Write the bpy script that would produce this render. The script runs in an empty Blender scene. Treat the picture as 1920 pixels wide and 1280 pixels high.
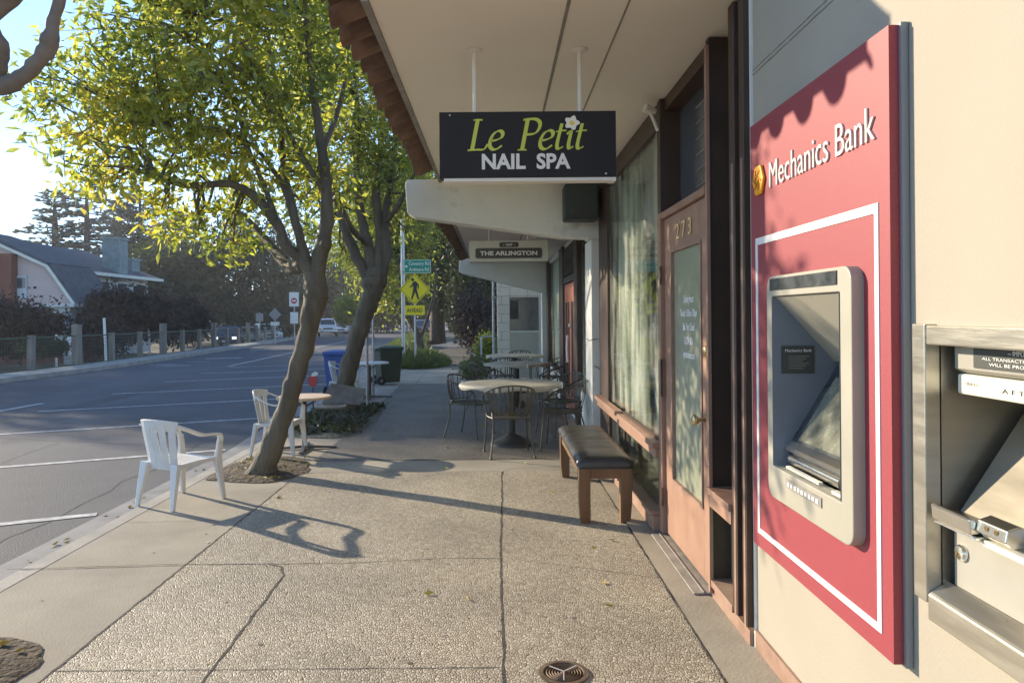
import bpy, math, random
import numpy as np
from mathutils import Vector, Matrix, noise as mnoise
PI = math.pi
R = math.radians
random.seed(5)
S = bpy.context.scene
C = S.collection

# ---------------------------------------------------------------- camera
FPX, HC = 1386.7, 1.5
cam = bpy.data.cameras.new('camera')
cam.sensor_width = 36; cam.lens = 26.0
cam.shift_x = 30 / 1920; cam.shift_y = -48 / 1920
cam.clip_start = .05; cam.clip_end = 2000
co = bpy.data.objects.new('camera', cam); C.objects.link(co)
co.matrix_world = Matrix.Translation((0, 0, HC)) @ Matrix.Rotation(R(.5), 4, 'Y') @ Matrix.Rotation(PI / 2, 4, 'X')
S.camera = co

# ---------------------------------------------------------------- sky, sun, exposure
SUN_AZ, SUN_EL = R(-55), R(18.5)
w = bpy.data.worlds.new('World'); S.world = w; w.use_nodes = True
nt = w.node_tree
sky = nt.nodes.new('ShaderNodeTexSky'); sky.sky_type = 'NISHITA'; sky.sun_disc = False
sky.sun_elevation = SUN_EL; sky.sun_rotation = SUN_AZ; sky.air_density = .65; sky.dust_density = .0; sky.ozone_density = 3.6
wb = nt.nodes.new('ShaderNodeMix'); wb.data_type = 'RGBA'; wb.blend_type = 'MULTIPLY'; wb.inputs[0].default_value = 1; wb.inputs[7].default_value = (1.08, .97, .85, 1)
nt.links.new(sky.outputs[0], wb.inputs[6]); nt.links.new(wb.outputs[2], nt.nodes['Background'].inputs[0])
nt.nodes['Background'].inputs[1].default_value = .15
sun = bpy.data.lights.new('sun', 'SUN'); sun.energy = 3.1; sun.angle = R(.55); sun.color = (1, .85, .635)
so = bpy.data.objects.new('sun', sun); C.objects.link(so)
sd = Vector((math.sin(SUN_AZ) * math.cos(SUN_EL), math.cos(SUN_AZ) * math.cos(SUN_EL), math.sin(SUN_EL)))
so.rotation_euler = sd.to_track_quat('Z', 'Y').to_euler()
S.view_settings.view_transform = 'Standard'; S.view_settings.look = 'None'
S.view_settings.exposure = 1.56; S.view_settings.gamma = 1
S.cycles.max_bounces = 8; S.cycles.transparent_max_bounces = 16

# ---------------------------------------------------------------- materials
M = {}
def mat(name, c1, c2=None, scale=5, rough=.6, bump=0, bscale=None, metal=0, spec=.5, detail=5, coat=0, stretch=None, dist=.02, c3=None):
    m = bpy.data.materials.new(name); m.use_nodes = True
    n = m.node_tree; b = n.nodes['Principled BSDF']; L = n.links.new
    b.inputs['Roughness'].default_value = rough; b.inputs['Metallic'].default_value = metal
    b.inputs['Specular IOR Level'].default_value = spec; b.inputs['Coat Weight'].default_value = coat
    b.inputs['Base Color'].default_value = (*c1, 1)
    tc = n.nodes.new('ShaderNodeTexCoord'); src = tc.outputs['Object']
    if stretch:
        mp = n.nodes.new('ShaderNodeMapping'); mp.inputs['Scale'].default_value = stretch
        L(src, mp.inputs[0]); src = mp.outputs[0]
    if c2:
        t = n.nodes.new('ShaderNodeTexNoise'); t.inputs['Scale'].default_value = scale; t.inputs['Detail'].default_value = detail
        t.inputs['Roughness'].default_value = .6
        L(src, t.inputs['Vector'])
        r = n.nodes.new('ShaderNodeValToRGB'); L(t.outputs['Fac'], r.inputs[0]); L(r.outputs[0], b.inputs['Base Color'])
        r.color_ramp.elements[0].position = .35; r.color_ramp.elements[0].color = (*c1, 1)
        r.color_ramp.elements[1].position = .65; r.color_ramp.elements[1].color = (*c2, 1)
        if c3:
            e = r.color_ramp.elements.new(.8); e.color = (*c3, 1)
        mr = n.nodes.new('ShaderNodeMapRange'); L(t.outputs['Fac'], mr.inputs[0])
        mr.inputs[3].default_value = max(0, rough - .12); mr.inputs[4].default_value = min(1, rough + .12)
        L(mr.outputs[0], b.inputs['Roughness'])
    if bump:
        t2 = n.nodes.new('ShaderNodeTexNoise'); t2.inputs['Scale'].default_value = bscale or scale * 4; t2.inputs['Detail'].default_value = 6
        L(src, t2.inputs['Vector'])
        bp = n.nodes.new('ShaderNodeBump'); bp.inputs['Strength'].default_value = bump; bp.inputs['Distance'].default_value = dist
        L(t2.outputs['Fac'], bp.inputs['Height']); L(bp.outputs[0], b.inputs['Normal'])
    M[name] = m
    return m

def leafmat(name, cols, trans=.5, scale=1.2):
    m = bpy.data.materials.new(name); m.use_nodes = True
    n = m.node_tree; L = n.links.new; n.nodes.remove(n.nodes['Principled BSDF'])
    out = n.nodes['Material Output']
    tc = n.nodes.new('ShaderNodeTexCoord')
    t = n.nodes.new('ShaderNodeTexNoise'); t.inputs['Scale'].default_value = scale; t.inputs['Detail'].default_value = 2
    L(tc.outputs['Object'], t.inputs['Vector'])
    t2 = n.nodes.new('ShaderNodeTexNoise'); t2.inputs['Scale'].default_value = scale * 14; t2.inputs['Detail'].default_value = 1
    L(tc.outputs['Object'], t2.inputs['Vector'])
    mx = n.nodes.new('ShaderNodeMath'); mx.operation = 'ADD'; L(t.outputs['Fac'], mx.inputs[0]); L(t2.outputs['Fac'], mx.inputs[1])
    mm = n.nodes.new('ShaderNodeMath'); mm.operation = 'MULTIPLY'; mm.inputs[1].default_value = .5; L(mx.outputs[0], mm.inputs[0])
    r = n.nodes.new('ShaderNodeValToRGB'); L(mm.outputs[0], r.inputs[0])
    k = len(cols)
    for i, c in enumerate(cols):
        p = .36 + .28 * i / max(1, k - 1)
        if i < 2: e = r.color_ramp.elements[i]; e.position = p
        else: e = r.color_ramp.elements.new(p)
        e.color = (*c, 1)
    d = n.nodes.new('ShaderNodeBsdfDiffuse'); tr = n.nodes.new('ShaderNodeBsdfTranslucent')
    hs = n.nodes.new('ShaderNodeHueSaturation'); hs.inputs['Saturation'].default_value = .95; hs.inputs['Value'].default_value = 1.9
    hs.inputs['Hue'].default_value = .485
    L(r.outputs[0], d.inputs[0]); L(r.outputs[0], hs.inputs['Color']); L(hs.outputs[0], tr.inputs[0])
    ms = n.nodes.new('ShaderNodeMixShader'); ms.inputs[0].default_value = trans; L(d.outputs[0], ms.inputs[1]); L(tr.outputs[0], ms.inputs[2])
    g = n.nodes.new('ShaderNodeBsdfGlossy'); g.inputs['Roughness'].default_value = .38; g.inputs[0].default_value = (.8, .8, .8, 1)
    ms2 = n.nodes.new('ShaderNodeMixShader'); ms2.inputs[0].default_value = .045; L(ms.outputs[0], ms2.inputs[1]); L(g.outputs[0], ms2.inputs[2])
    L(ms2.outputs[0], out.inputs[0])
    M[name] = m; return m

def glassmat(name, tint, refl=.12, rough=.0, dirt=.0):
    m = bpy.data.materials.new(name); m.use_nodes = True
    n = m.node_tree; L = n.links.new; n.nodes.remove(n.nodes['Principled BSDF'])
    out = n.nodes['Material Output']
    t = n.nodes.new('ShaderNodeBsdfTransparent'); t.inputs[0].default_value = (*tint, 1)
    g = n.nodes.new('ShaderNodeBsdfGlossy'); g.inputs['Roughness'].default_value = rough
    lw = n.nodes.new('ShaderNodeFresnel'); lw.inputs[0].default_value = 1.5
    mr = n.nodes.new('ShaderNodeMath'); mr.operation = 'MULTIPLY_ADD'; mr.inputs[1].default_value = .45; mr.inputs[2].default_value = refl
    mr.use_clamp = True
    L(lw.outputs[0], mr.inputs[0])
    ms = n.nodes.new('ShaderNodeMixShader'); L(mr.outputs[0], ms.inputs[0]); L(t.outputs[0], ms.inputs[1]); L(g.outputs[0], ms.inputs[2])
    if dirt:
        d = n.nodes.new('ShaderNodeBsdfDiffuse'); d.inputs[0].default_value = (.6, .62, .55, 1)  # patchy pale film, brightness put into the pane because the drapes render dark
        tc = n.nodes.new('ShaderNodeTexCoord'); mp = n.nodes.new('ShaderNodeMapping'); mp.inputs['Scale'].default_value = (1, 3, .7)
        ns = n.nodes.new('ShaderNodeTexNoise'); ns.inputs['Scale'].default_value = 2.2; ns.inputs['Detail'].default_value = 6
        L(tc.outputs['Object'], mp.inputs[0]); L(mp.outputs[0], ns.inputs['Vector'])
        k = n.nodes.new('ShaderNodeMapRange'); k.inputs[1].default_value = .4; k.inputs[2].default_value = .75; k.inputs[4].default_value = dirt
        L(ns.outputs['Fac'], k.inputs[0])
        ms3 = n.nodes.new('ShaderNodeMixShader'); L(k.outputs[0], ms3.inputs[0]); L(ms.outputs[0], ms3.inputs[1]); L(d.outputs[0], ms3.inputs[2])
        ms = ms3
    L(ms.outputs[0], out.inputs[0]); M[name] = m; return m

mat('concrete', (.265, .235, .185), (.385, .345, .275), 1.3, .85, .4, 70, dist=.006, detail=9, c3=(.22, .2, .165))
mat('curb', (.27, .26, .235), (.42, .39, .34), 2.2, .85, .4, 40, dist=.008)
mat('gutter', (.17, .17, .175), (.27, .265, .26), 3, .8, .4, 50, dist=.006)
mat('joint', (.05, .043, .035), (.11, .095, .075), 9, .95, .5, 60)
mat('asphalt', (.052, .056, .066), (.098, .103, .115), .55, .8, .7, 110, dist=.014, detail=12, c3=(.14, .142, .15))
mat('stain', (.12, .105, .085), (.2, .175, .14), 20, .8)
mat('tar', (.022, .022, .024), (.045, .045, .048), 8, .7)
mat('asphalt_patch', (.045, .048, .055), (.075, .078, .088), 1.2, .85, .6, 90, dist=.01)
mat('paint', (.3, .3, .3), (.66, .66, .64), 9, .7, .2, 80)
mat('soil', (.05, .036, .025), (.13, .095, .06), 8, .95, 1, 22, dist=.05)
mat('ivy_bed', (.06, .075, .05), (.2, .21, .17), 14, .9, 1, 24, dist=.05)
mat('grassy', (.05, .08, .025), (.10, .12, .045), 2, .95, .6, 30)
mat('dirt', (.12, .1, .07), (.2, .17, .12), .8, .95, .4, 12)
mat('bark', (.075, .062, .043), (.16, .135, .095), 5, .85, 1, 34, stretch=(1, 1, .3), dist=.02, c3=(.25, .215, .155))
mat('bark_grey', (.12, .103, .088), (.21, .185, .16), 6, .8, .6, 16, dist=.02)
mat('bark_dark', (.06, .045, .035), (.12, .09, .07), 8, .9, .6, 20)
mat('stucco', (.335, .298, .235), (.375, .333, .265), 1.3, .8, .25, 90, dist=.004, c3=(.305, .265, .205))
mat('soffit', (.82, .76, .64), (.86, .80, .68), .9, .75, .15, 60, dist=.004)
mat('white_trim', (.70, .67, .59), (.78, .75, .67), 3, .7, .2, 40, dist=.004, c3=(.5, .48, .42))
mat('brown_paint', (.04, .02, .012), (.062, .03, .018), 5, .5, .2, 40, dist=.003)
mat('salmon', (.29, .16, .105), (.345, .195, .13), 4, .55, .15, 40, dist=.003)
mat('salmon_worn', (.25, .145, .10), (.34, .215, .155), 6, .6, .25, 40, dist=.003, c3=(.22, .13, .09))
mat('red_door', (.38, .1, .055), (.48, .15, .085), 6, .45)
mat('terracotta', (.11, .055, .035), (.22, .125, .08), 6, .85, .5, 30, c3=(.4, .27, .19))
mat('moss_edge', (.3, .33, .1), (.5, .45, .2), 20, .9)
mat('black_panel', (.012, .0115, .013), (.017, .016, .018), 3, .55, spec=.25)
mat('sign_white', (.75, .74, .7), (.8, .79, .75), 8, .6)
mat('lime', (.55, .62, .08), rough=.55)
mat('petal', (.85, .82, .72), rough=.6)
mat('pollen', (.75, .62, .1), rough=.6)
mat('sign_cream', (.55, .53, .44), (.6, .58, .49), 6, .6)
mat('plaque_dark', (.05, .045, .035), (.07, .06, .05), 20, .5)
mat('red_panel', (.25, .026, .04), (.31, .042, .055), 240, .5, .25, 300, spec=.6, dist=.002, c3=(.75, .22, .2))
mat('white_line', (.78, .75, .72), rough=.5)
mat('letter_metal', (.62, .56, .51), rough=.5)
mat('orange_logo', (.9, .38, .01), rough=.5)
mat('orange_dark', (.5, .17, .01), rough=.5)
mat('atm_beige', (.33, .31, .25), (.36, .34, .275), 4, .5, .06, 200, dist=.001)
mat('atm_blue', (.15, .17, .2), (.17, .19, .225), 3, .5)
mat('atm_dark', (.03, .035, .04), (.09, .1, .1), 12, .3)
mat('atm_screen', (.07, .075, .06), (.26, .26, .19), 11, .25, detail=6)
mat('chrome', (.8, .78, .72), rough=.22, metal=1)
mat('steel', (.50, .47, .40), (.58, .55, .47), 3, .32, .15, 30, metal=.9, stretch=(1, 1, 9), dist=.002)
mat('steel_inner', (.36, .32, .25), (.46, .41, .32), 2.5, .36, metal=.8, stretch=(.4, .4, 3))
mat('grey_enamel', (.3, .28, .235), (.34, .32, .27), 5, .5)
mat('dark_label', (.045, .05, .045), rough=.5)
mat('cream_plastic', (.7, .67, .55), rough=.45)
mat('brass', (.52, .40, .22), rough=.3, metal=1)
mat('gilt', (.8, .6, .25), rough=.45)
mat('leather', (.028, .026, .022), (.042, .039, .033), 5, .34, .25, 9, dist=.02, spec=.6)
mat('bench_wood', (.13, .06, .024), (.21, .105, .042), 5, .5, .15, 30, stretch=(1, 1, .15))
mat('plastic_white', (.68, .67, .64), (.76, .75, .72), 5, .45)
mat('iron', (.07, .065, .05), (.12, .11, .085), 20, .42, metal=.5)
mat('iron_black', (.03, .03, .028), (.05, .048, .045), 10, .5, .1)
mat('cloth', (.40, .37, .30), (.52, .48, .38), 6, .7, .2, 14, dist=.01)
mat('wood_top', (.62, .42, .26), (.72, .55, .38), 6, .55, .1, 20, c3=(.4, .2, .1))
mat('soil_grey', (.11, .1, .088), (.19, .175, .15), 8, .75, .2, 20)
mat('worn_grey', (.2, .19, .17), (.32, .29, .25), 7, .7, .2, 20)
mat('bin_blue', (.015, .07, .28), (.02, .085, .33), 4, .5)
mat('bin_green', (.018, .035, .022), (.028, .05, .032), 4, .5)
mat('bin_lid_green', (.03, .07, .035), (.04, .09, .045), 4, .5)
mat('rubber', (.018, .018, .018), rough=.8)
mat('galv', (.33, .34, .35), (.46, .47, .47), 6, .45, metal=.7)
mat('yellow_sign', (.78, .62, .005), rough=.5)
mat('black_paint', (.015, .014, .012), rough=.5)
mat('green_sign', (.01, .22, .13), rough=.5)
mat('red_sign', (.5, .04, .04), rough=.5)
mat('sign_back', (.26, .28, .3), rough=.6, metal=.3)
mat('post_wood', (.16, .145, .125), (.28, .255, .22), 5, .9, .5, 20, stretch=(1, 1, .2))
mat('house_pink', (.60, .46, .42), (.64, .5, .46), .6, .8, .35, 3, stretch=(.1, .1, 9), dist=.03)
mat('house_white', (.55, .58, .6), (.6, .63, .65), .6, .8, .3, 3, stretch=(.1, .1, 9), dist=.03)
mat('house_brown', (.20, .075, .05), (.25, .1, .065), 2, .85, .4, 6)
mat('roof_grey', (.075, .078, .085), (.12, .122, .13), 3, .9, .5, 8, dist=.03)
mat('chimney_grey', (.22, .25, .25), (.3, .33, .32), 3, .9, .5, 8)
mat('car_blue', (.09, .11, .17), rough=.25, coat=1)
mat('car_white', (.78, .8, .82), rough=.3, coat=1)
mat('car_silver', (.5, .53, .57), rough=.3, metal=.3, coat=1)
mat('car_black', (.015, .015, .018), rough=.25, coat=1)
mat('car_glass', (.03, .04, .05), rough=.08, spec=.8)
mat('lamp_glass', (.75, .75, .7), rough=.15)
mat('lamp_lit', (.8, .8, .75)); M['lamp_lit'].node_tree.nodes['Principled BSDF'].inputs['Emission Color'].default_value = (1, .96, .85, 1); M['lamp_lit'].node_tree.nodes['Principled BSDF'].inputs['Emission Strength'].default_value = 1.2
mat('amber', (.8, .25, .02), rough=.3)
mat('wall_inside', (.38, .37, .3), (.44, .43, .35), 1.5, .9)
mat('drape', (.72, .76, .66), (.84, .86, .78), 2, .85)
mat('lattice', (.62, .6, .52), rough=.7)
mat('grey_box', (.028, .04, .036), (.035, .048, .042), 6, .6)
mat('dark_void', (.012, .011, .01), rough=.9)
mat('pane_dark', (.05, .06, .075), (.09, .1, .12), 3, .15, spec=.8)
mat('cast_iron', (.10, .07, .045), (.2, .145, .1), 12, .7, .4, 40, metal=.4, dist=.004)
mat('leaf_litter', (.35, .28, .03), (.55, .42, .08), 8, .7)
mat('mesh_wire', (.09, .1, .09), rough=.7, metal=.3)
glassmat('glass_clear', (.93, .95, .91), .03, 0, .38)
glassmat('glass_low', (.72, .8, .74), .06, 0, .1)
glassmat('glass_green', (.5, .62, .5), .06, 0, .5)
mat('green_pane', (.24, .36, .29), (.27, .39, .31), 2, .25)
mat('door_film', (.29, .31, .22), (.34, .355, .265), 1.4, .22, spec=.7)
leafmat('leaf_street', [(.065, .105, .016), (.15, .20, .022), (.28, .32, .03), (.42, .37, .04)], .64)
leafmat('leaf_far', [(.10, .14, .018), (.18, .23, .025), (.3, .3, .035)], .6)
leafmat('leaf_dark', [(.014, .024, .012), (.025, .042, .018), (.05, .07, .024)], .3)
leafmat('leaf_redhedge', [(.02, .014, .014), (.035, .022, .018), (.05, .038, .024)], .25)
leafmat('needle', [(.05, .062, .055), (.075, .09, .075), (.11, .12, .09)], .25)  # greens lightened and greyed to put distance haze into the needles
leafmat('grass_blade', [(.045, .08, .02), (.08, .12, .03), (.12, .15, .05)], .4, 3)

# exposed aggregate: elongated pebbles set in mortar
def pebble_mat():
    m = bpy.data.materials.new('aggregate'); m.use_nodes = True
    n = m.node_tree; L = n.links.new; b = n.nodes['Principled BSDF']
    tc = n.nodes.new('ShaderNodeTexCoord')
    wn = n.nodes.new('ShaderNodeTexNoise'); wn.inputs['Scale'].default_value = 16; wn.inputs['Detail'].default_value = 2
    L(tc.outputs['Object'], wn.inputs['Vector'])
    ad = n.nodes.new('ShaderNodeVectorMath'); ad.operation = 'MULTIPLY_ADD'; ad.inputs[1].default_value = (.045, .045, 0)
    L(wn.outputs['Color'], ad.inputs[0]); L(tc.outputs['Object'], ad.inputs[2])
    v = n.nodes.new('ShaderNodeTexVoronoi'); v.feature = 'DISTANCE_TO_EDGE'; v.inputs['Scale'].default_value = 70
    v2 = n.nodes.new('ShaderNodeTexVoronoi'); v2.feature = 'F1'; v2.inputs['Scale'].default_value = 70
    v.voronoi_dimensions = v2.voronoi_dimensions = '2D'
    mp = n.nodes.new('ShaderNodeMapping'); mp.inputs['Scale'].default_value = (1.15, .62, 1); mp.inputs['Rotation'].default_value = (0, 0, .5)
    L(ad.outputs[0], mp.inputs[0]); L(mp.outputs[0], v.inputs['Vector']); L(mp.outputs[0], v2.inputs['Vector'])
    sp = n.nodes.new('ShaderNodeSeparateColor'); L(v2.outputs['Color'], sp.inputs[0])
    r = n.nodes.new('ShaderNodeValToRGB'); L(sp.outputs[0], r.inputs[0])
    r.color_ramp.elements[0].color = (.34, .285, .21, 1); r.color_ramp.elements[1].color = (.66, .6, .48, 1)
    e = r.color_ramp.elements.new(.5); e.color = (.5, .44, .34, 1)
    gap = n.nodes.new('ShaderNodeMapRange'); gap.inputs[1].default_value = .03; gap.inputs[2].default_value = .22
    L(v.outputs['Distance'], gap.inputs[0])
    big = n.nodes.new('ShaderNodeTexNoise'); big.inputs['Scale'].default_value = 1.1; big.inputs['Detail'].default_value = 5
    L(tc.outputs['Object'], big.inputs['Vector'])
    br = n.nodes.new('ShaderNodeMapRange'); br.inputs[1].default_value = .3; br.inputs[2].default_value = .7; br.inputs[3].default_value = .66; br.inputs[4].default_value = 1.08
    L(big.outputs['Fac'], br.inputs[0])
    mx = n.nodes.new('ShaderNodeMix'); mx.data_type = 'RGBA'; L(gap.outputs[0], mx.inputs[0]); mx.inputs[6].default_value = (.24, .195, .135, 1); L(r.outputs[0], mx.inputs[7])
    ml = n.nodes.new('ShaderNodeMix'); ml.data_type = 'RGBA'; ml.blend_type = 'MULTIPLY'; ml.inputs[0].default_value = 1
    L(mx.outputs[2], ml.inputs[6]); L(br.outputs[0], ml.inputs[7])
    L(ml.outputs[2], b.inputs['Base Color']); b.inputs['Roughness'].default_value = .62
    bp = n.nodes.new('ShaderNodeBump'); bp.inputs['Strength'].default_value = .65; bp.inputs['Distance'].default_value = .007
    L(gap.outputs[0], bp.inputs['Height']); L(bp.outputs[0], b.inputs['Normal'])
    M['aggregate'] = m
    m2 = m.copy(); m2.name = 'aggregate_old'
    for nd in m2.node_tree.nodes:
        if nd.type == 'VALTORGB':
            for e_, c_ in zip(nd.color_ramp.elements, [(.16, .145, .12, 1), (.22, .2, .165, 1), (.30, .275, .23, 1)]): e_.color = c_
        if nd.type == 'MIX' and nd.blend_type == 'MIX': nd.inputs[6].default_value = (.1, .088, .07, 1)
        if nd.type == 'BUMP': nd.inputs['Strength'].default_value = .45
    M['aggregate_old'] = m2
pebble_mat()

# ---------------------------------------------------------------- mesh helpers
class MB:
    def __init__(s): s.v = []; s.f = []
    def add(s, vs, fs):
        o = len(s.v); s.v += [tuple(p) for p in vs]; s.f += [tuple(i + o for i in f) for f in fs]; return s
    def box(s, x0, x1, y0, y1, z0, z1):
        x0, x1 = sorted((x0, x1)); y0, y1 = sorted((y0, y1)); z0, z1 = sorted((z0, z1))
        return s.add([(x0,y0,z0),(x1,y0,z0),(x1,y1,z0),(x0,y1,z0),(x0,y0,z1),(x1,y0,z1),(x1,y1,z1),(x0,y1,z1)],
                     [(0,3,2,1),(4,5,6,7),(0,1,5,4),(1,2,6,5),(2,3,7,6),(3,0,4,7)])
    def quad(s, *p): return s.add(p, [tuple(range(len(p)))])
    def prism(s, poly, axis, a, b):
        # poly of 2D points in the plane of the two other axes (in xyz order), extruded along axis from a to b
        def p3(p, t): return {'x': (t, p[0], p[1]), 'y': (p[0], t, p[1]), 'z': (p[0], p[1], t)}[axis]
        n = len(poly)
        ar = sum(poly[i][0]*poly[(i+1)%n][1]-poly[(i+1)%n][0]*poly[i][1] for i in range(n))
        if (ar > 0) == (axis == 'y'): poly = poly[::-1]
        if b < a: a, b = b, a
        return s.add([p3(p, a) for p in poly] + [p3(p, b) for p in poly],
                     [tuple(range(n))[::-1], tuple(range(n, 2*n))] + [(i, (i+1) % n, n+(i+1) % n, n+i) for i in range(n)])
    def tube(s, pts, rad, n=8, cap=True):
        pts = [Vector(p) for p in pts]; k = len(pts)
        rs = list(rad) if hasattr(rad, '__len__') else [rad] * k
        if len(rs) == 2 and k > 2: rs = [rs[0] + (rs[1]-rs[0])*i/(k-1) for i in range(k)]
        vs = []; prev = None
        for i, p in enumerate(pts):
            t = (pts[min(i+1, k-1)] - pts[max(i-1, 0)]).normalized()
            if prev is None:
                a = Vector((0, 0, 1)) if abs(t.z) < .9 else Vector((1, 0, 0)); u = t.cross(a).normalized()
            else: u = (prev - t * prev.dot(t)).normalized()
            prev = u; v = t.cross(u)
            for j in range(n):
                an = 2*PI*j/n; vs.append(p + (u*math.cos(an) + v*math.sin(an)) * rs[i])
        fs = [(i*n+j, i*n+(j+1) % n, (i+1)*n+(j+1) % n, (i+1)*n+j) for i in range(k-1) for j in range(n)]
        if cap: fs += [tuple(range(n))[::-1], tuple(range((k-1)*n, k*n))]
        return s.add(vs, fs)
    def lathe(s, prof, c=(0,0,0), n=24, axis='z'):
        vs = []
        for r, h in prof:
            for j in range(n):
                a = 2*PI*j/n; p = (r*math.cos(a), r*math.sin(a), h)
                if axis == 'x': p = (h, r*math.cos(a), r*math.sin(a))
                if axis == 'y': p = (r*math.sin(a), h, r*math.cos(a))
                vs.append((c[0]+p[0], c[1]+p[1], c[2]+p[2]))
        k = len(prof)
        fs = [(i*n+j, i*n+(j+1) % n, (i+1)*n+(j+1) % n, (i+1)*n+j) for i in range(k-1) for j in range(n)]
        if prof[0][0] > 1e-4: fs.append(tuple(range(n))[::-1])
        if prof[-1][0] > 1e-4: fs.append(tuple(range((k-1)*n, k*n)))
        return s.add(vs, fs)
    def strip(s, pts, wid, th, sides):
        # rectangular section swept along pts; sides = side vector(s); normal = tangent x side
        pts = [Vector(p) for p in pts]; k = len(pts)
        wid = wid if hasattr(wid, '__len__') else [wid]*k
        th = th if hasattr(th, '__len__') else [th]*k
        one = not hasattr(sides[0], '__len__')
        vs = []
        for i, p in enumerate(pts):
            t = (pts[min(i+1, k-1)] - pts[max(i-1, 0)]).normalized()
            sv = Vector(sides if one else sides[i]); sv = (sv - t*sv.dot(t)).normalized(); nv = t.cross(sv)
            for a, b in ((-1,-1),(1,-1),(1,1),(-1,1)): vs.append(p + sv*a*wid[i]/2 + nv*b*th[i]/2)
        fs = [(i*4+j, i*4+(j+1) % 4, (i+1)*4+(j+1) % 4, (i+1)*4+j) for i in range(k-1) for j in range(4)]
        fs += [(3,2,1,0), tuple(range((k-1)*4, k*4))]
        return s.add(vs, fs)
    def grid(s, xs, ys, fn):
        nx, ny = len(xs), len(ys)
        return s.add([fn(x, y) for y in ys for x in xs], [(j*nx+i, j*nx+i+1, (j+1)*nx+i+1, (j+1)*nx+i) for j in range(ny-1) for i in range(nx-1)])
    def xf(s, m):
        s.v = [tuple(m @ Vector(p)) for p in s.v]; return s
    def build(s, name, m, parent=None, smooth=False, bevel=0, label=None):
        return mk(name, s.v, s.f, m, parent, smooth, bevel, label)

def mk(name, vs, fs, m, parent=None, smooth=False, bevel=0, label=None):
    off = Vector((0, 0, 0)); q = parent
    while q is not None: off += q.location; q = q.parent
    me = bpy.data.meshes.new(name)
    me.from_pydata([tuple(Vector(p) - off) for p in vs], [], fs)
    me.materials.append(M[m]); me.update()
    o = bpy.data.objects.new(name, me); C.objects.link(o)
    if parent is not None: o.parent = parent
    if smooth:
        me.polygons.foreach_set('use_smooth', [True]*len(me.polygons))
        if smooth == 'auto': 
            try: me.set_sharp_from_angle(angle=R(35))
            except Exception: pass
    if bevel:
        b = o.modifiers.new('bevel', 'BEVEL'); b.width = bevel; b.segments = 2; b.limit_method = 'ANGLE'; b.angle_limit = R(40)
    if label: o['label'] = label
    return o

def tag(o, label=None, cat=None, group=None, kind=None):
    if label: o['label'] = label
    if cat: o['category'] = cat
    if group: o['group'] = group
    if kind: o['kind'] = kind
    return o
def thing(name, loc, label, cat, group=None):
    o = bpy.data.objects.new(name, None); o.location = loc; o.empty_display_size = .2; C.objects.link(o)
    return tag(o, label, cat, group)
def dup(root, loc, rz=0, label=None, scale=None):
    def cp(o, par):
        c = o.copy(); C.objects.link(c)
        if par is not None: c.parent = par
        for ch in list(o.children): cp(ch, c)
        return c
    r = cp(root, None); r.location = loc; r.rotation_euler = (0, 0, rz)
    if scale: r.scale = scale
    if label: r['label'] = label
    return r

_tc = {}
def text_mesh(body, size, ext=.002, bold=0, shear=0, spacing=1, align='CENTER'):
    cu = bpy.data.curves.new('t', 'FONT'); cu.body = body; cu.size = size; cu.extrude = ext; cu.offset = bold; cu.shear = shear
    cu.space_character = spacing; cu.align_x = align; cu.resolution_u = 3
    o = bpy.data.objects.new('t', cu); C.objects.link(o)
    me = bpy.data.meshes.new_from_object(o.evaluated_get(bpy.context.evaluated_depsgraph_get()))
    vs = [tuple(v.co) for v in me.vertices]; fs = [tuple(p.vertices) for p in me.polygons]
    bpy.data.objects.remove(o); bpy.data.curves.remove(cu); bpy.data.meshes.remove(me)
    return vs, fs
def text(name, body, size, m, org, xd, yd, parent, width=None, **k):
    vs, fs = text_mesh(body, size, **k)
    if width:
        xs = [v[0] for v in vs]; sc = width / (max(xs) - min(xs)); vs = [(v[0]*sc, v[1], v[2]) for v in vs]
    xd = Vector(xd); yd = Vector(yd); zd = xd.cross(yd); org = Vector(org)
    return mk(name, [org + xd*v[0] + yd*v[1] + zd*v[2] for v in vs], fs, m, parent)

def uv0(px, py):
    a = R(.5); u = px - 930; v = 592 - py
    return math.cos(a)*u + math.sin(a)*v, -math.sin(a)*u + math.cos(a)*v
def at(px, py, Y):
    u, v = uv0(px, py); return Vector((u*Y/FPX, Y, HC + v*Y/FPX))

# ---------------------------------------------------------------- terrain shape
def drift(y):
    return -.075 * min(max(0, y - 9), 75)
def gz(y):
    return -.006 * min(max(0, y - 20), 120)
def curbx(y): return -2.9 + drift(y)
def leftx(y):
    t = min(max(0, y - 22), 70); return -12.75 - .125 * (t*t/(t+5))
YS = [-14, -6, -2, 0, 2, 4, 6, 8, 9] + list(range(10, 40, 2)) + list(range(40, 90, 4)) + [100, 120, 140, 180, 240]
def ribbon(name, xf0, xf1, ys, z, m, nx=2, **kw):
    mb = MB()
    mb.grid(list(range(nx)), ys, lambda i, y: (xf0(y) + (xf1(y)-xf0(y))*i/(nx-1), y, z + gz(y)))
    o = mb.build(name, m, **kw); return tag(o, kind='structure')
g = MB(); g.grid([-900, -200, -60, -30, -20, 0, 20, 60, 200, 900], [-300, -14, 20, 40, 60, 80, 140, 300, 900], lambda x, y: (x, y, -.17 + gz(y) + (-.35 if x < -16 and y > 19 else 0)))
tag(g.build('ground', 'dirt'), kind='structure')
ribbon('road', lambda y: leftx(y), lambda y: curbx(y) - .4, YS, -.13, 'asphalt')
ribbon('gutter', lambda y: curbx(y) - .4, lambda y: curbx(y) - .005, YS, -.125, 'gutter')
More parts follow.
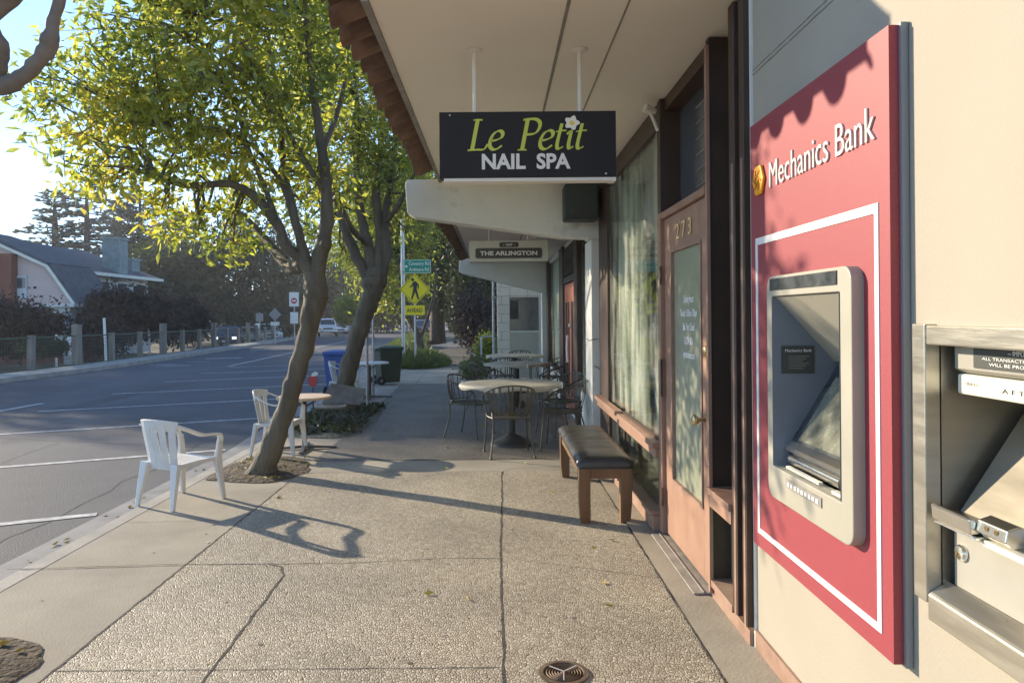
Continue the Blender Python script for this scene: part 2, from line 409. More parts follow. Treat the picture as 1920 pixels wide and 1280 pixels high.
# kerb with a real step
mb = MB()
ys = YS
for f0, f1, z0, z1 in ((lambda y: curbx(y), lambda y: curbx(y) + .15, -.2, 0),):
    vs = []; fs = []
    for y in ys:
        vs += [(f0(y), y, z0+gz(y)), (f0(y)+.012, y, z1+gz(y)-.02), (f0(y)+.03, y, z1+gz(y)+.002), (f1(y), y, z1+gz(y)+.002)]
    for i in range(len(ys)-1):
        for j in range(3): fs.append((i*4+j, (i+1)*4+j, (i+1)*4+j+1, i*4+j+1))
    mb.add(vs, fs)
tag(mb.build('kerb', 'curb'), kind='structure')
mb = MB(); vs = []; fs = []
for y in YS:
    vs += [(leftx(y), y, -.2+gz(y)), (leftx(y)-.02, y, .0+gz(y)), (leftx(y)-1.35, y, .01+gz(y)), (leftx(y)-1.9, y, -.3+gz(y))]
for i in range(len(YS)-1):
    for j in range(3): fs.append((i*4+j, i*4+j+1, (i+1)*4+j+1, (i+1)*4+j))
mb.add(vs, fs); tag(mb.build('far_kerb', 'curb'), kind='structure')
def walk_r(y): return 1.3 if y < 17 else 1.12 + drift(y) + .0
ribbon('sidewalk', lambda y: curbx(y) + .15, walk_r, YS, 0, 'concrete')
ribbon('pebble_pavement', lambda y: -1.9, lambda y: .92, [-14, 0, 3, 5, 7.12], .004, 'aggregate')
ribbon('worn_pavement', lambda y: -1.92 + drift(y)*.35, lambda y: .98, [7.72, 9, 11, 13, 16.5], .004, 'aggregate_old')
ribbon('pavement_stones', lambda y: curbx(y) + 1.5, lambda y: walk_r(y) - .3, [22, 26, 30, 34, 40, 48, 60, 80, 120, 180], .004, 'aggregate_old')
ribbon('ledge', lambda y: .92, lambda y: 1.16, [-3, 3.3, 5, 8], .02, 'concrete')
# joints and cracks
def wob(pts, wd=.012, seed=0):
    rr = random.Random(seed); out = []
    for i in range(len(pts)-1):
        a, b = Vector(pts[i]), Vector(pts[i+1]); n = max(2, int((b-a).length / .06))
        for k in range(n):
            p = a.lerp(b, k/n); out.append((p.x + rr.uniform(-.004, .004), p.y + rr.uniform(-.004, .004), p.z))
    out.append(tuple(pts[-1])); return out
jb = MB()
def joint(pts, wd, seed, z=.0075):
    if z > .004: z = (.0012 if z < .0065 else .005) + z*.08
    pts = wob([(p[0], p[1], z) for p in pts], wd, seed); rr = random.Random(seed+9)
    ws = [wd * rr.uniform(.6, 1.3) for _ in pts]
    vs = []; k = len(pts)
    for i, p in enumerate(pts):
        t = (Vector(pts[min(i+1, k-1)]) - Vector(pts[max(i-1, 0)])).normalized(); n = Vector((-t.y, t.x, 0))
        vs += [Vector(p) + n*ws[i]/2, Vector(p) - n*ws[i]/2]
    jb.add(vs, [(2*i, 2*i+1, 2*i+3, 2*i+2) for i in range(k-1)])
joint([(-1.9, .5), (-1.9, 6.75)], 0.0124, 1)
joint([(-3.0+.15+.02, 0), (-2.76, 6.9)], 0.0074, 2, .0045)
joint([(-2.95, 4.44), (-2.06, 4.5), (-1.34, 4.5)], 0.0099, 3, .009)
joint([(-1.34, 4.5), (-.9, 4.5), (-.3, 4.58), (.02, 4.56)], 0.0062, 4, .0095)
joint([(-1.4, 4.49), (-1.30, 4.44), (-1.25, 4.3), (-1.24, 4.0), (-1.22, 3.04), (-1.2, 1.5)], 0.0124, 5, .01)
joint([(.02, 1), (.02, 3), (.015, 4.6), (.035, 5.9), (.04, 7.1)], 0.0118, 6, .0105)
joint([(.03, 4.75), (.12, 4.55), (.2, 4.5), (.92, 4.2)], 0.0037, 13, .011)
joint([(.04, 6.9), (.06, 7.12), (.14, 7.25), (.63, 7.34), (.95, 7.34)], 0.0074, 7, .0115)
joint([(-1.94, 7.12), (-.9, 7.13), (.02, 7.13)], 0.0087, 8, .012)
joint([(.92, 1), (.92, 8)], 0.0112, 9, .0255)
joint([(-1.9, 3.15), (0, 3.15)], 0.0050, 10, .0125)
joint([(-2.8, 5.45), (-1.95, 5.5)], 0.0037, 11, .006)
joint([(-2.1, 11.9), (-1.8, 16.5), (-1.9, 20)], 0.0087, 12, .013)
tag(jb.build('pavement_joints', 'joint'), kind='structure')
for y in (20.5, 24, 28, 33, 39, 47):
    pass
gm = MB(); gr = random.Random(77)
for k in range(70):
    x, y = gr.uniform(-2.6, .85), 2.6 + 8*gr.random()**1.4; r_ = gr.uniform(.005, .014)
    if -2.75 < x < -1.95 and (y < 3.7 or 6.5 < y < 8.1 or y > 9): continue
    gm.add([(x + r_*gr.uniform(.7, 1.2)*math.cos(a), y + r_*gr.uniform(.7, 1.2)*math.sin(a), .0062 if x > -1.9 else .0024) for a in [2*PI*j/9 for j in range(9)]], [tuple(range(9))])
tag(gm.build('pavement_stains', 'stain'), kind='structure')
# parking bay lines and lane lines
pb = MB()
def line(a, b, wd, z=-.125):
    a = Vector((a[0], a[1], 0)); b = Vector((b[0], b[1], 0)); n = max(1, int((b-a).length/2)); t = (b-a).normalized(); nn = Vector((-t.y, t.x, 0))*wd/2
    for i in range(n):
        p = a.lerp(b, i/n); q = a.lerp(b, (i+1)/n)
        pb.quad((p.x+nn.x, p.y+nn.y, z+gz(p.y)), (p.x-nn.x, p.y-nn.y, z+gz(p.y)), (q.x-nn.x, q.y-nn.y, z+gz(q.y)), (q.x+nn.x, q.y+nn.y, z+gz(q.y)))
for i in range(9):
    y0 = 9.15 + 2.97*i - 2.97*2; xr = curbx(y0) - .45
    line((xr, y0), (xr - 4.35, y0 - 1.95), .1)
line((-9.35, 6), (-8.85, 14.4), .12)
line((-9.25, 25.5), (-9.6, 30), .13); line((-9.6, 30), (-10.9, 48), .14); line((-10.9, 48), (-12.2, 66), .15)
for y, x in ((31, -12.2), (40, -13.3)):
    line((x, y), (x + 1.3, y + .6), .35); line((x + .2, y - 2.4), (x+1.0, y - 2.1), .12)
for i in range(3): line((-11.6 - .5*i, 25.8+i*.5), (-10.9 - .5*i, 26.4+i*.5), .14)
tag(pb.build('road_markings', 'paint'), kind='structure')
_jb = jb; jb = MB()
def rcrack(a, b, sd, wd=.02):
    rr = random.Random(sd); pts = [a]; n = max(2, int(math.dist(a, b)/.5))
    for i in range(1, n): t = i/n; pts.append((a[0]+(b[0]-a[0])*t + rr.uniform(-.07, .07), a[1]+(b[1]-a[1])*t + rr.uniform(-.07, .07)))
    joint(pts + [b], wd, sd, -.1275)
rcrack((-3.6, 5), (-4.1, 15), 1, .014); rcrack((-6.9, 7), (-7.3, 19), 2, .016); rcrack((-3.5, 9.3), (-9, 10.8), 3, .014); rcrack((-7.2, 12.7), (-12, 13.8), 4, .016); rcrack((-10.5, 10), (-11, 19.8), 5, .018)
rcrack((-4, 13.2), (-7.2, 14.6), 6, .014); rcrack((-5.2, 6), (-5.8, 9.8), 7, .012); rcrack((-8, 15.5), (-12.4, 17.5), 8, .018)
tag(jb.build('road_cracks', 'tar'), kind='structure'); jb = _jb
pbm = MB()
for x0, x1, y0, y1 in ((-6.2, -4.9, 10.4, 12.2), (-11.6, -9.8, 14.6, 18.4), (-8.2, -7.7, 7.0, 19.4)): pbm.grid([x0, x1], [y0, (y0+y1)/2, y1], lambda x, y: (x + .05*math.sin(y*3), y + .06*math.sin(x*4), -.1285))
tag(pbm.build('road_patches', 'asphalt_patch'), kind='structure')

# ---------------------------------------------------------------- foliage
def leaves_mesh(name, cen, dirs, L, W, m, parent, rng, droop=.25, flat=False):
    # one folded leaf per centre: base, two side points, tip
    n = len(cen)
    d = dirs / (np.linalg.norm(dirs, axis=1, keepdims=True) + 1e-9)
    d[:, 2] -= droop * rng.random(n); d /= (np.linalg.norm(d, axis=1, keepdims=True) + 1e-9)
    r = rng.normal(size=(n, 3)); s = np.cross(d, r); s /= (np.linalg.norm(s, axis=1, keepdims=True) + 1e-9)
    up = np.cross(s, d)
    Ls = L * rng.uniform(.65, 1.25, (n, 1)); Ws = W * rng.uniform(.7, 1.2, (n, 1))
    b = cen; mid = cen + d*Ls*.5
    v = np.empty((n, 4, 3)); v[:, 0] = b; v[:, 1] = mid + s*Ws*.5 + up*Ws*.18; v[:, 2] = b + d*Ls; v[:, 3] = mid - s*Ws*.5 + up*Ws*.18
    off = np.zeros(3); q = parent
    while q is not None: off += np.array(q.location); q = q.parent
    v = v.reshape(-1, 3) - off
    base = np.arange(n)[:, None]*4
    tri = (base + np.array([[0, 1, 2, 0, 2, 3]])).reshape(-1)
    me = bpy.data.meshes.new(name)
    me.vertices.add(n*4); me.vertices.foreach_set('co', v.astype(np.float32).ravel())
    me.loops.add(n*6); me.loops.foreach_set('vertex_index', tri.astype(np.int32))
    me.polygons.add(n*2); me.polygons.foreach_set('loop_start', (np.arange(n*2)*3).astype(np.int32))
    me.update(calc_edges=True); me.materials.append(M[m])
    o = bpy.data.objects.new(name, me); C.objects.link(o)
    if parent is not None: o.parent = parent
    return o
def blob_points(blobs, n, rng, shell=.35):
    vol = np.array([b[1][0]*b[1][1]*b[1][2] for b in blobs], float); vol = vol**.8; pr = vol/vol.sum()
    idx = rng.choice(len(blobs), n, p=pr)
    d = rng.normal(size=(n, 3)); d /= np.linalg.norm(d, axis=1, keepdims=True)
    r = rng.uniform(shell, 1, (n, 1))**.6
    c = np.array([blobs[i][0] for i in idx]); rad = np.array([blobs[i][1] for i in idx])
    return c + d*r*rad, d
def crown(parent, blobs, nclump, per, L, W, m, seed, spread=.13, limbs=None, twig=True, twr=.012, droop=.3, shell=.3, name='crown', bark='bark', holes=0, nsec=0):
    rng = np.random.default_rng(seed)
    p, d = blob_points(blobs, nclump, rng, shell)
    if holes:
        hc = p[rng.choice(len(p), holes)]; keep = np.ones(len(p), bool)
        for h in hc: keep &= np.linalg.norm(p - h, axis=1) > rng.uniform(.15, .34) * (blobs[0][1][0])
        p = p[keep]; d = d[keep]
    k = len(p)
    cen = np.repeat(p, per, axis=0) + rng.normal(size=(k*per, 3))*spread
    dr = np.repeat(d, per, axis=0)*.5 + rng.normal(size=(k*per, 3))*.75
    leaves_mesh(name, cen, dr, L, W, m, parent, rng, droop)
    if twig and limbs is not None:
        nodes = []
        for pts, rr in limbs:
            q = [Vector(x) for x in pts]
            for i in range(len(q)-1):
                for t in (0, .33, .66, 1): nodes.append(q[i].lerp(q[i+1], t))
        nodes = np.array([tuple(x) for x in nodes]); nodes = nodes[nodes[:, 2] > nodes[:, 2].min() + .45*(nodes[:, 2].max()-nodes[:, 2].min())*.6]
        ns = nsec or max(8, k//14); sec = p[rng.choice(k, min(ns, k), replace=False)]
        mb = MB()
        secn = []
        for s_ in sec:
            j = np.argmin(np.linalg.norm(nodes - s_, axis=1) + .6*np.maximum(0, nodes[:, 2]-s_[2])); a = Vector(nodes[j]); b = Vector(s_)
            ml = (b-a).length
            m1 = a.lerp(b, .35) + Vector(rng.normal(size=3)*.06*ml) + Vector((0, 0, .05*ml)); m2 = a.lerp(b, .7) + Vector(rng.normal(size=3)*.05*ml)
            mb.tube([a, m1, m2, b], [twr*2.6, twr*2, twr*1.4, twr*.8], 5, False); secn += [tuple(m1), tuple(m2), tuple(b)]
        secn = np.array(secn)
        for q in p:
            j = np.argmin(np.linalg.norm(secn - q, axis=1)); a = Vector(secn[j]); b = Vector(q)
            m1 = a.lerp(b, .5) + Vector(rng.normal(size=3)*.08*(b-a).length)
            mb.tube([a, m1, b], [twr*.8, twr*.5, twr*.3], 3, False)
        mb.build('twigs', bark, parent)
def smooth_path(pts, rad, sub=4, jit=0, seed=0):
    rr = random.Random(seed); P_ = [Vector(p) for p in pts]; n = len(P_); op = []; orr = []
    for i in range(n-1):
        p0, p1, p2, p3 = P_[max(i-1, 0)], P_[i], P_[i+1], P_[min(i+2, n-1)]
        for k in range(sub):
            t = k/sub
            q = .5*((2*p1) + (p2-p0)*t + (2*p0-5*p1+4*p2-p3)*t*t + (3*p1-p0-3*p2+p3)*t*t*t)
            r = rad[i] + (rad[i+1]-rad[i])*t
            if (i or k): q = q + Vector((rr.uniform(-1, 1), rr.uniform(-1, 1), rr.uniform(-1, 1)))*jit*r; r *= 1 + rr.uniform(-1, 1)*jit
            op.append(q); orr.append(r)
    op.append(P_[-1]); orr.append(rad[-1]); return op, orr

# ---------------------------------------------------------------- bank building with wall openings
XW = 1.15
bank = thing('bank_building', (XW, 0, 0), 'cream stucco bank wall holding the red panel at the right edge', 'building')
mb = MB()
ysg = [-6, 1.12, 1.97, 2.26, 2.85, 3.28]; zsg = [0, .765, .895, 1.44, 1.56, 2.31, 4.6]
def hole(y, z): return (1.12 < y < 1.97 and .765 < z < 1.44) or (2.26 < y < 2.85 and .895 < z < 1.56)
for i in range(len(ysg)-1):
    for j in range(len(zsg)-1):
        if not hole((ysg[i]+ysg[i+1])/2, (zsg[j]+zsg[j+1])/2):
            mb.quad((XW, ysg[i+1], zsg[j]), (XW, ysg[i], zsg[j]), (XW, ysg[i], zsg[j+1]), (XW, ysg[i+1], zsg[j+1]))
mb.quad((XW, 3.28, 0), (XW, 3.28, 4.6), (9, 3.28, 4.6), (9, 3.28, 0)); mb.quad((XW, -6, 0), (9, -6, 0), (9, -6, 4.6), (XW, -6, 4.6))
mb.quad((XW, -6, 4.6), (9, -6, 4.6), (9, 3.28, 4.6), (XW, 3.28, 4.6)); mb.quad((9, -6, 0), (9, 3.28, 0), (9, 3.28, 4.6), (9, -6, 4.6))
mb.build('wall', 'stucco', bank)
mb = MB(); mb.box(XW-.003, XW+.001, -6, 3.28, 2.555, 2.561); mb.box(XW-.003, XW+.001, -6, 3.28, 2.575, 2.579); mb.build('groove', 'worn_grey', bank)
mb = MB(); mb.box(XW-.012, XW-.001, -6, 3.28, .02, .1); mb.build('base_trim', 'salmon_worn', bank)
mb = MB(); mb.box(XW-.012, XW+.05, 3.282, 3.296, .02, 2.94); mb.build('corner_trim', 'white_trim', bank)

# red panel
pan = thing('red_bank_panel', (1.12, 2.6, .52), 'tall red panel with white outline around the cash machine', 'sign panel')
mb = MB()
ya, yb, za, zb = 2.06, 3.18, .52, 2.30
yy = [ya, 2.26, 2.85, yb]; zz = [za, .895, 1.56, zb]
for i in range(3):
    for j in range(3):
        if not (i == 1 and j == 1): mb.quad((1.1, yy[i+1], zz[j]), (1.1, yy[i], zz[j]), (1.1, yy[i], zz[j+1]), (1.1, yy[i+1], zz[j+1]))
mb.quad((1.1, ya, za), (1.145, ya, za), (1.145, ya, zb), (1.1, ya, zb)); mb.quad((1.1, yb, za), (1.1, yb, zb), (1.145, yb, zb), (1.145, yb, za))
mb.quad((1.1, ya, zb), (1.145, ya, zb), (1.145, yb, zb), (1.1, yb, zb)); mb.quad((1.1, ya, za), (1.1, yb, za), (1.145, yb, za), (1.145, ya, za))
mb.build('panel_board', 'red_panel', pan)
mb = MB(); x0, x1 = 1.097, 1.1005; t = .022
a0, a1, b0, b1 = 2.12, 3.12, .58, 1.815
mb.box(x0, x1, a0, a1, b1-t*1.3, b1); mb.box(x0, x1, a0, a1, b0, b0+t); mb.box(x0, x1, a0, a0+t, b0+t, b1-t*1.3); mb.box(x0, x1, a1-t, a1, b0+t, b1-t*1.3)
mb.build('outline', 'white_line', pan)
mb = MB(); mb.box(1.128, 1.148, ya-.012, 2.2, za-.006, zb+.004); mb.build('gap_shade', 'sign_back', pan)  # grey strip that paints the shade in the gap behind the panel edge
text('bank_lettering', 'Mechanics Bank', .148, 'letter_metal', (1.0965, 2.545, 2.0), (0, -1, 0), (0, 0, 1), pan, width=.82, ext=.003, bold=-.0004)
mb = MB(); cy, cz, r = 3.06, 2.05, .066
mb.prism([(cy + r*.95*math.cos(R(a)), cz + r*1.05*math.sin(R(a))) for a in (0, 60, 120, 180, 240, 300)], 'x', 1.085, 1.099)
lg = mb.build('emblem', 'orange_logo', pan, bevel=.006)
mb = MB()
for a in (0, 60, 120):
    c_, s_ = math.cos(R(a+30)), math.sin(R(a+30))
    for o_ in (-.016, .016):
        p = Vector((1.084, cy - s_*o_, cz + c_*o_)); q = Vector((0, c_, s_))
        mb.strip([p - q*.042, p + q*.012] if o_ > 0 else [p - q*.012, p + q*.042], .006, .004, (0, -s_, c_))
mb.build('emblem_lines', 'orange_dark', lg)

# cash machine
atm = thing('cash_machine', (1.1, 2.54, .79), 'beige cash machine with sloping screen set into the red panel', 'cash machine')
def rrect(y0, y1, z0, z1, r, n=5):
    pts = []
    for (cy_, cz_, a0_) in ((y1-r, z1-r, 0), (y0+r, z1-r, 90), (y0+r, z0+r, 180), (y1-r, z0+r, 270)):
        for k in range(n+1):
            a = R(a0_ + 90*k/n); pts.append((cy_ + r*math.cos(a), cz_ + r*math.sin(a)))
    return pts
def frame_ring(mb, outer, inner, xf, xb, xi):
    n = len(outer)
    vs = [(xb, *p) for p in outer] + [(xf, *p) for p in outer] + [(xf, *p) for p in inner] + [(xi, *p) for p in inner]
    fs = []
    for k in range(3):
        for i in range(n): j = (i+1) % n; fs.append((k*n+i, k*n+j, (k+1)*n+j, (k+1)*n+i))
    mb.add(vs, fs)
mb = MB(); out = rrect(2.21, 2.90, .792, 1.643, .05); 
# inner rectangle sampled with matching count
inn = rrect(2.285, 2.845, .915, 1.565, .006)
frame_ring(mb, out, inn, 1.062, 1.102, 1.12)
mb.build('surround', 'atm_beige', atm, bevel=.004)
mb = MB(); mb.box(1.0585, 1.061, 2.30, 2.86, 1.588, 1.632); mb.build('top_light_strip', 'atm_dark', atm)
mb = MB()
prof = [(1.075, 1.563), (1.30, 1.315), (1.31, 1.27), (1.118, .99), (1.135, .955), (1.13, .93), (1.05, .917)]
for i in range(len(prof)-1):
    if i == 0: mb.quad((prof[i][0], 2.843, prof[i][1]), (prof[i][0], 2.287, prof[i][1]), (prof[i+1][0], 2.287, prof[i+1][1]), (prof[i+1][0], 2.843, prof[i+1][1]))
mb.build('hood', 'atm_beige', atm)
mb = MB(); mb.quad(*[(x, 2.843, z) for x, z in prof], (1.05, 2.843, .917)) if False else mb.add([(1.36, 2.843, .917), (1.36, 2.843, 1.563), (1.06, 2.843, 1.563), (1.06, 2.843, .917)], [(0, 1, 2, 3)])
mb.add([(1.36, 2.287, .917), (1.36, 2.287, 1.563), (1.06, 2.287, 1.563), (1.06, 2.287, .917)], [(3, 2, 1, 0)])
mb.quad((1.36, 2.287, .917), (1.36, 2.843, .917), (1.36, 2.843, 1.563), (1.36, 2.287, 1.563))
mb.build('side_plates', 'atm_blue', atm)
# screen wedge
a, b = Vector((1.31, 0, 1.30)), Vector((1.118, 0, .99)); nrm = Vector((-(a-b).z, 0, (a-b).x)).normalized()
def onscr(t, off=0): q = b.lerp(a, t) + nrm*off; return q.x, q.z
mb = MB(); p0 = onscr(0); p1 = onscr(1)
mb.prism([p0, p1, (1.355, p1[1]), (1.355, .93), (p0[0]+.01, .93)], 'y', 2.2885, 2.841); wedge = mb.build('screen_housing', 'atm_dark', atm)
mb = MB(); q0 = onscr(.1, .003); q1 = onscr(.86, .003)
mb.prism([q0, q1, onscr(.86, .0005), onscr(.1, .0005)], 'y', 2.36, 2.79); mb.build('screen', 'atm_screen', wedge)
mb = MB(); c0 = onscr(0, .002)
mb.prism([(c0[0]-.012, c0[1]-.012), (c0[0]-.012, c0[1]+.004), onscr(.07, .006), onscr(.07, .001), (c0[0], c0[1]-.012)], 'y', 2.29, 2.84); mb.build('screen_lip', 'chrome', wedge)
mb = MB(); mb.tube([(1.125, 2.40, .945), (1.125, 2.82, .945)], .021, 14); mb.build('card_roller', 'chrome', atm, smooth='auto')
mb = MB(); mb.box(1.085, 1.10, 2.50, 2.78, .919, .928); mb.box(1.075, 1.095, 2.32, 2.38, .919, .93); mb.build('slot_plate', 'cream_plastic', atm)
mb = MB(); mb.box(1.0585, 1.061, 2.42, 2.72, .862, .895); pl = mb.build('card_logo_strip', 'worn_grey', atm)
mb = MB()
for k in range(9):
    y_ = 2.69 - .03*k; mb.box(1.0568, 1.0583, y_-.009, y_+.009, .87+.002*(k % 2), .884)
mb.build('card_logos', 'sign_white', pl)
mb = MB(); mb.box(1.095, 1.22, 2.838, 2.841, 1.27, 1.375); lb = mb.build('notice_sticker', 'dark_label', atm)
text('notice_heading', 'Mechanics Bank', .016, 'sign_white', (1.158, 2.8365, 1.352), (1, 0, 0), (0, 0, 1), lb, ext=.0003)
mb = MB()
for k in range(6): mb.box(1.12, 1.2 - .012*(k % 3), 2.8362, 2.837, 1.333-.009*k, 1.3355-.009*k)
mb.build('notice_lines', 'worn_grey', lb)

# after-hours depository
nd = thing('night_deposit_box', (1.13, 1.55, .74), 'stainless after-hours deposit unit with open hopper beside the red panel', 'deposit box')
mb = MB(); Y0, Y1, Z0, Z1 = 1.1, 1.99, .742, 1.465
mb.box(1.118, 1.16, 1.932, Y1, Z0, Z1+.004)
mb.build('frame_post', 'steel', nd, bevel=.003)
mb = MB(); mb.box(1.121, 1.16, Y0, 1.931, 1.415, Z1); mb.build('frame_head', 'steel', nd, bevel=.004)
mb = MB(); mb.prism([(1.121, .70), (1.121, .765), (1.128, .772), (1.175, .80), (1.175, .70)], 'y', Y0, 1.931); mb.build('frame_sill', 'steel', nd, bevel=.003)
mb = MB()
mb.quad((1.16, 1.93, .79), (1.45, 1.93, .79), (1.45, 1.93, 1.44), (1.16, 1.93, 1.44)); mb.quad((1.45, 1.93, .79), (1.45, 1.13, .79), (1.45, 1.13, 1.44), (1.45, 1.93, 1.44))
mb.quad((1.16, 1.13, .79), (1.16, 1.13, 1.44), (1.45, 1.13, 1.44), (1.45, 1.13, .79)); mb.quad((1.16, 1.93, 1.439), (1.45, 1.93, 1.439), (1.45, 1.13, 1.439), (1.16, 1.13, 1.439))
mb.build('recess', 'steel_inner', nd)
mb = MB(); mb.prism([(1.195, 1.345), (1.18, 1.355), (1.18, 1.425), (1.4, 1.425), (1.4, 1.345)], 'y', 1.13, 1.905); hd = mb.build('header_box', 'grey_enamel', nd, bevel=.002)
mb = MB(); mb.box(1.177, 1.1795, 1.3, 1.825, 1.362, 1.413); mb.build('instruction_plate', 'dark_label', hd)
def ndt(name, s_, size, y_, z_, m, par, width=None): text(name, s_, size, m, (1.1757, y_, z_), (0, -1, 0), (0, 0, 1), par, width=width, ext=.0004, align='LEFT')
ndt('instruction_text', '-- IMPORTANT --', .0165, 1.70, 1.398, 'sign_white', hd)
ndt('instruction_text', 'ALL TRANSACTIONS PLACED IN THIS', .0105, 1.79, 1.383, 'sign_white', hd, .33)
ndt('instruction_text', 'WILL BE PROCESSED ON THE', .0105, 1.765, 1.370, 'sign_white', hd, .27)
mb = MB(); mb.box(1.186, 1.3, 1.13, 1.905, 1.29, 1.342); ms = mb.build('name_strip', 'cream_plastic', nd, bevel=.006)
text('strip_text', 'DIEBOLD', .0115, 'grey_enamel', (1.1855, 1.845, 1.315), (0, -1, 0), (0, 0, 1), ms, width=.05, ext=.0004)
text('strip_text', 'A F T E R - H O U R S', .015, 'dark_void', (1.1855, 1.735, 1.308), (0, -1, 0), (0, 0, 1), ms, ext=.0004, align='LEFT', width=.30)
mb = MB(); mb.prism([(1.185, .985), (1.36, 1.25), (1.40, 1.25), (1.40, .96), (1.19, .96)], 'y', 1.13, 1.90); mb.build('hopper_door', 'steel_inner', nd, bevel=.002)
mb = MB(); d_ = Vector((.175, 0, .265)).normalized(); 
mb.strip([(1.187, 1.655, .99), (1.362, 1.655, 1.255)], .004, .006, (0, 1, 0)); mb.build('door_seam', 'dark_void', nd)
mb = MB(); mb.quad((1.175, 1.903, .80), (1.175, 1.13, .80), (1.175, 1.13, .972), (1.175, 1.903, .972)); mb.quad((1.175, 1.903, .972), (1.175, 1.13, .972), (1.40, 1.13, .972), (1.40, 1.903, .972)); mb.quad((1.175,1.903,.80),(1.175,1.903,.972),(1.4,1.903,.972),(1.4,1.903,.8))
mb.build('front_plate', 'grey_enamel', nd)
mb = MB()
mb.prism([(1.115, .972), (1.112, 1.008), (1.118, 1.012), (1.155, .99), (1.195, .99), (1.195, .975), (1.15, .975)], 'y', 1.745, 1.90)
mb.prism([(1.14, .972), (1.125, .985), (1.13, 1.012), (1.16, 1.022), (1.2, 1.0), (1.2, .972)], 'y', 1.64, 1.742)
mb.prism([(1.13, .958), (1.115, .965), (1.12, .971), (1.17, .971), (1.17, .958)], 'y', 1.735, 1.895)
hn = mb.build('hopper_handle', 'chrome', nd, bevel=.003)
for y_ in (1.705, 1.672):
    mb = MB(); mb.lathe([(.006, 0), (.006, -.003), (.003, -.003), (.002, 0)], (1.1275, y_, 1.0), 10, 'x'); mb.build('screw', 'brass', hn)
mb = MB(); mb.box(1.135, 1.17, 1.13, 1.733, .951, .966)
for k in range(8): mb.box(1.128, 1.14, 1.56-.05*k, 1.585-.05*k, .948, .968)
mb.build('drip_rail', 'cream_plastic', nd, bevel=.003)
mb = MB(); mb.lathe([(0, -.014), (.008, -.014), (.017, -.012), (.021, -.006), (.021, 0)], (1.175, 1.868, .892), 20, 'x'); lk = mb.build('lock_cylinder', 'chrome', nd, smooth='auto')
mb = MB(); mb.lathe([(0, -.017), (.007, -.017), (.009, -.014), (.009, -.012)], (1.175, 1.868, .886), 14, 'x'); mb.box(1.156, 1.158, 1.866, 1.870, .880, .892); mb.build('keyway', 'brass', lk)

# ---------------------------------------------------------------- nail salon shopfront
XF = 1.12
shop = thing('nail_salon', (XF, 5.5, 0), 'nail salon shopfront with large display window and white projecting canopy', 'shop')
BT = 2.945
mb = MB()
mb.box(XF, XF+.10, 5.05, 8.0, 2.80, BT)        # header over the window
mb.box(XF-.005, XF+.12, 7.42, 7.98, .0, 2.798)   # broad mullion
mb.box(XF-.01, XF+.16, 4.965, 5.045, 2.18, BT)
mb.box(XF-.01, XF+.2, 3.30, 3.36, .1, BT); mb.box(XF+.02, XF+.2, 3.363, 3.42, .1, BT); mb.box(XF-.012, XF+.2, 3.423, 3.50, .1, BT)
mb.box(XF+.0, XF+.19, 3.87, 3.915, .0, BT)
mb.box(XF+.02, XF+.16, 3.92, 4.96, 2.86, BT)
mb.build('brown_frame', 'brown_paint', shop, bevel=.004)
mb = MB(); mb.box(XF-.015, XF+.16, 4.96, 5.048, .03, 2.178); mb.box(XF-.012, XF+.15, 3.92, 4.958, 2.135, 2.178); mb.box(XF-.02, XF+.0, 3.845, 3.875, .05, 2.9)
mb.build('door_frame', 'salmon', shop, bevel=.003)
mb = MB(); mb.box(XF-.014, XF-.008, 3.44, 3.465, .1, 2.2); mb.box(XF-.012, XF-.006, 3.315, 3.335, .1, 2.2); mb.build('frame_bead', 'salmon_worn', shop)
# door
dr = MB()
for b_ in ((3.925, 4.06, .045, 2.13), (4.76, 4.955, .045, 2.13), (4.0605, 4.7595, 1.91, 2.13), (4.0605, 4.7595, .045, .43)):
    dr.box(XF+.012, XF+.055, *b_)
door = dr.build('shop_door', 'salmon', shop, bevel=.003)
mb = MB()
for b_ in ((4.0605, 4.075, .43, 1.91), (4.745, 4.7595, .43, 1.91), (4.075, 4.745, 1.895, 1.91), (4.075, 4.745, .43, .445)): mb.box(XF+.004, XF+.03, *b_)
mb.build('glazing_bead', 'salmon_worn', door)
mb = MB(); mb.box(XF+.026, XF+.032, 4.075, 4.745, .445, 1.895); mb.build('door_pane', 'door_film', door)
mb = MB(); mb.lathe([(.03, 0), (.03, -.006), (.012, -.01), (.01, -.04), (.022, -.052), (.03, -.062), (.028, -.075), (.012, -.082), (0, -.083)], (XF+.012, 3.985, .93), 20, 'x'); mb.build('door_knob', 'brass', door, smooth='auto')
mb = MB(); mb.lathe([(.03, 0), (.03, -.012), (.02, -.02), (0, -.021)], (XF+.012, 3.985, 1.30), 20, 'x'); mb.build('deadbolt', 'brass', door, smooth='auto')
text('house_number', '2 7 3', .14, 'gilt', (XF+.006, 4.43, 1.965), (0, -1, 0), (0, 0, 1), door, width=.36, ext=.0015)
tz = 1.57
for s_, wd in (('Opening Hours:', .24), ('Tue-Sat: 10:00am-7:00pm', .38), ('Sun, Mon: Closed', .26), ('510.524.4816', .2), ('lepetitnailspa.com', .26)):
    text('hours_lettering', s_, .062, 'sign_white', (XF+.0245, 4.40, tz), (0, -1, 0), (0, 0, 1), door, width=wd, ext=.0004, bold=.001); tz -= .083
for h0, h1_ in ((.95, 1.2), (1.7, 1.82), (.22, .34)):
    mb = MB(); mb.box(XF-.02, XF-.012, 4.94, 4.965, h0, h1_); mb.build('hinge', 'brown_paint', shop)
mb = MB(); mb.box(1.03, XF+.05, 3.9, 4.97, .021, .030); mb.box(1.08, 1.09, 3.9, 4.97, .030, .036); mb.build('threshold', 'worn_grey', shop, bevel=.003)
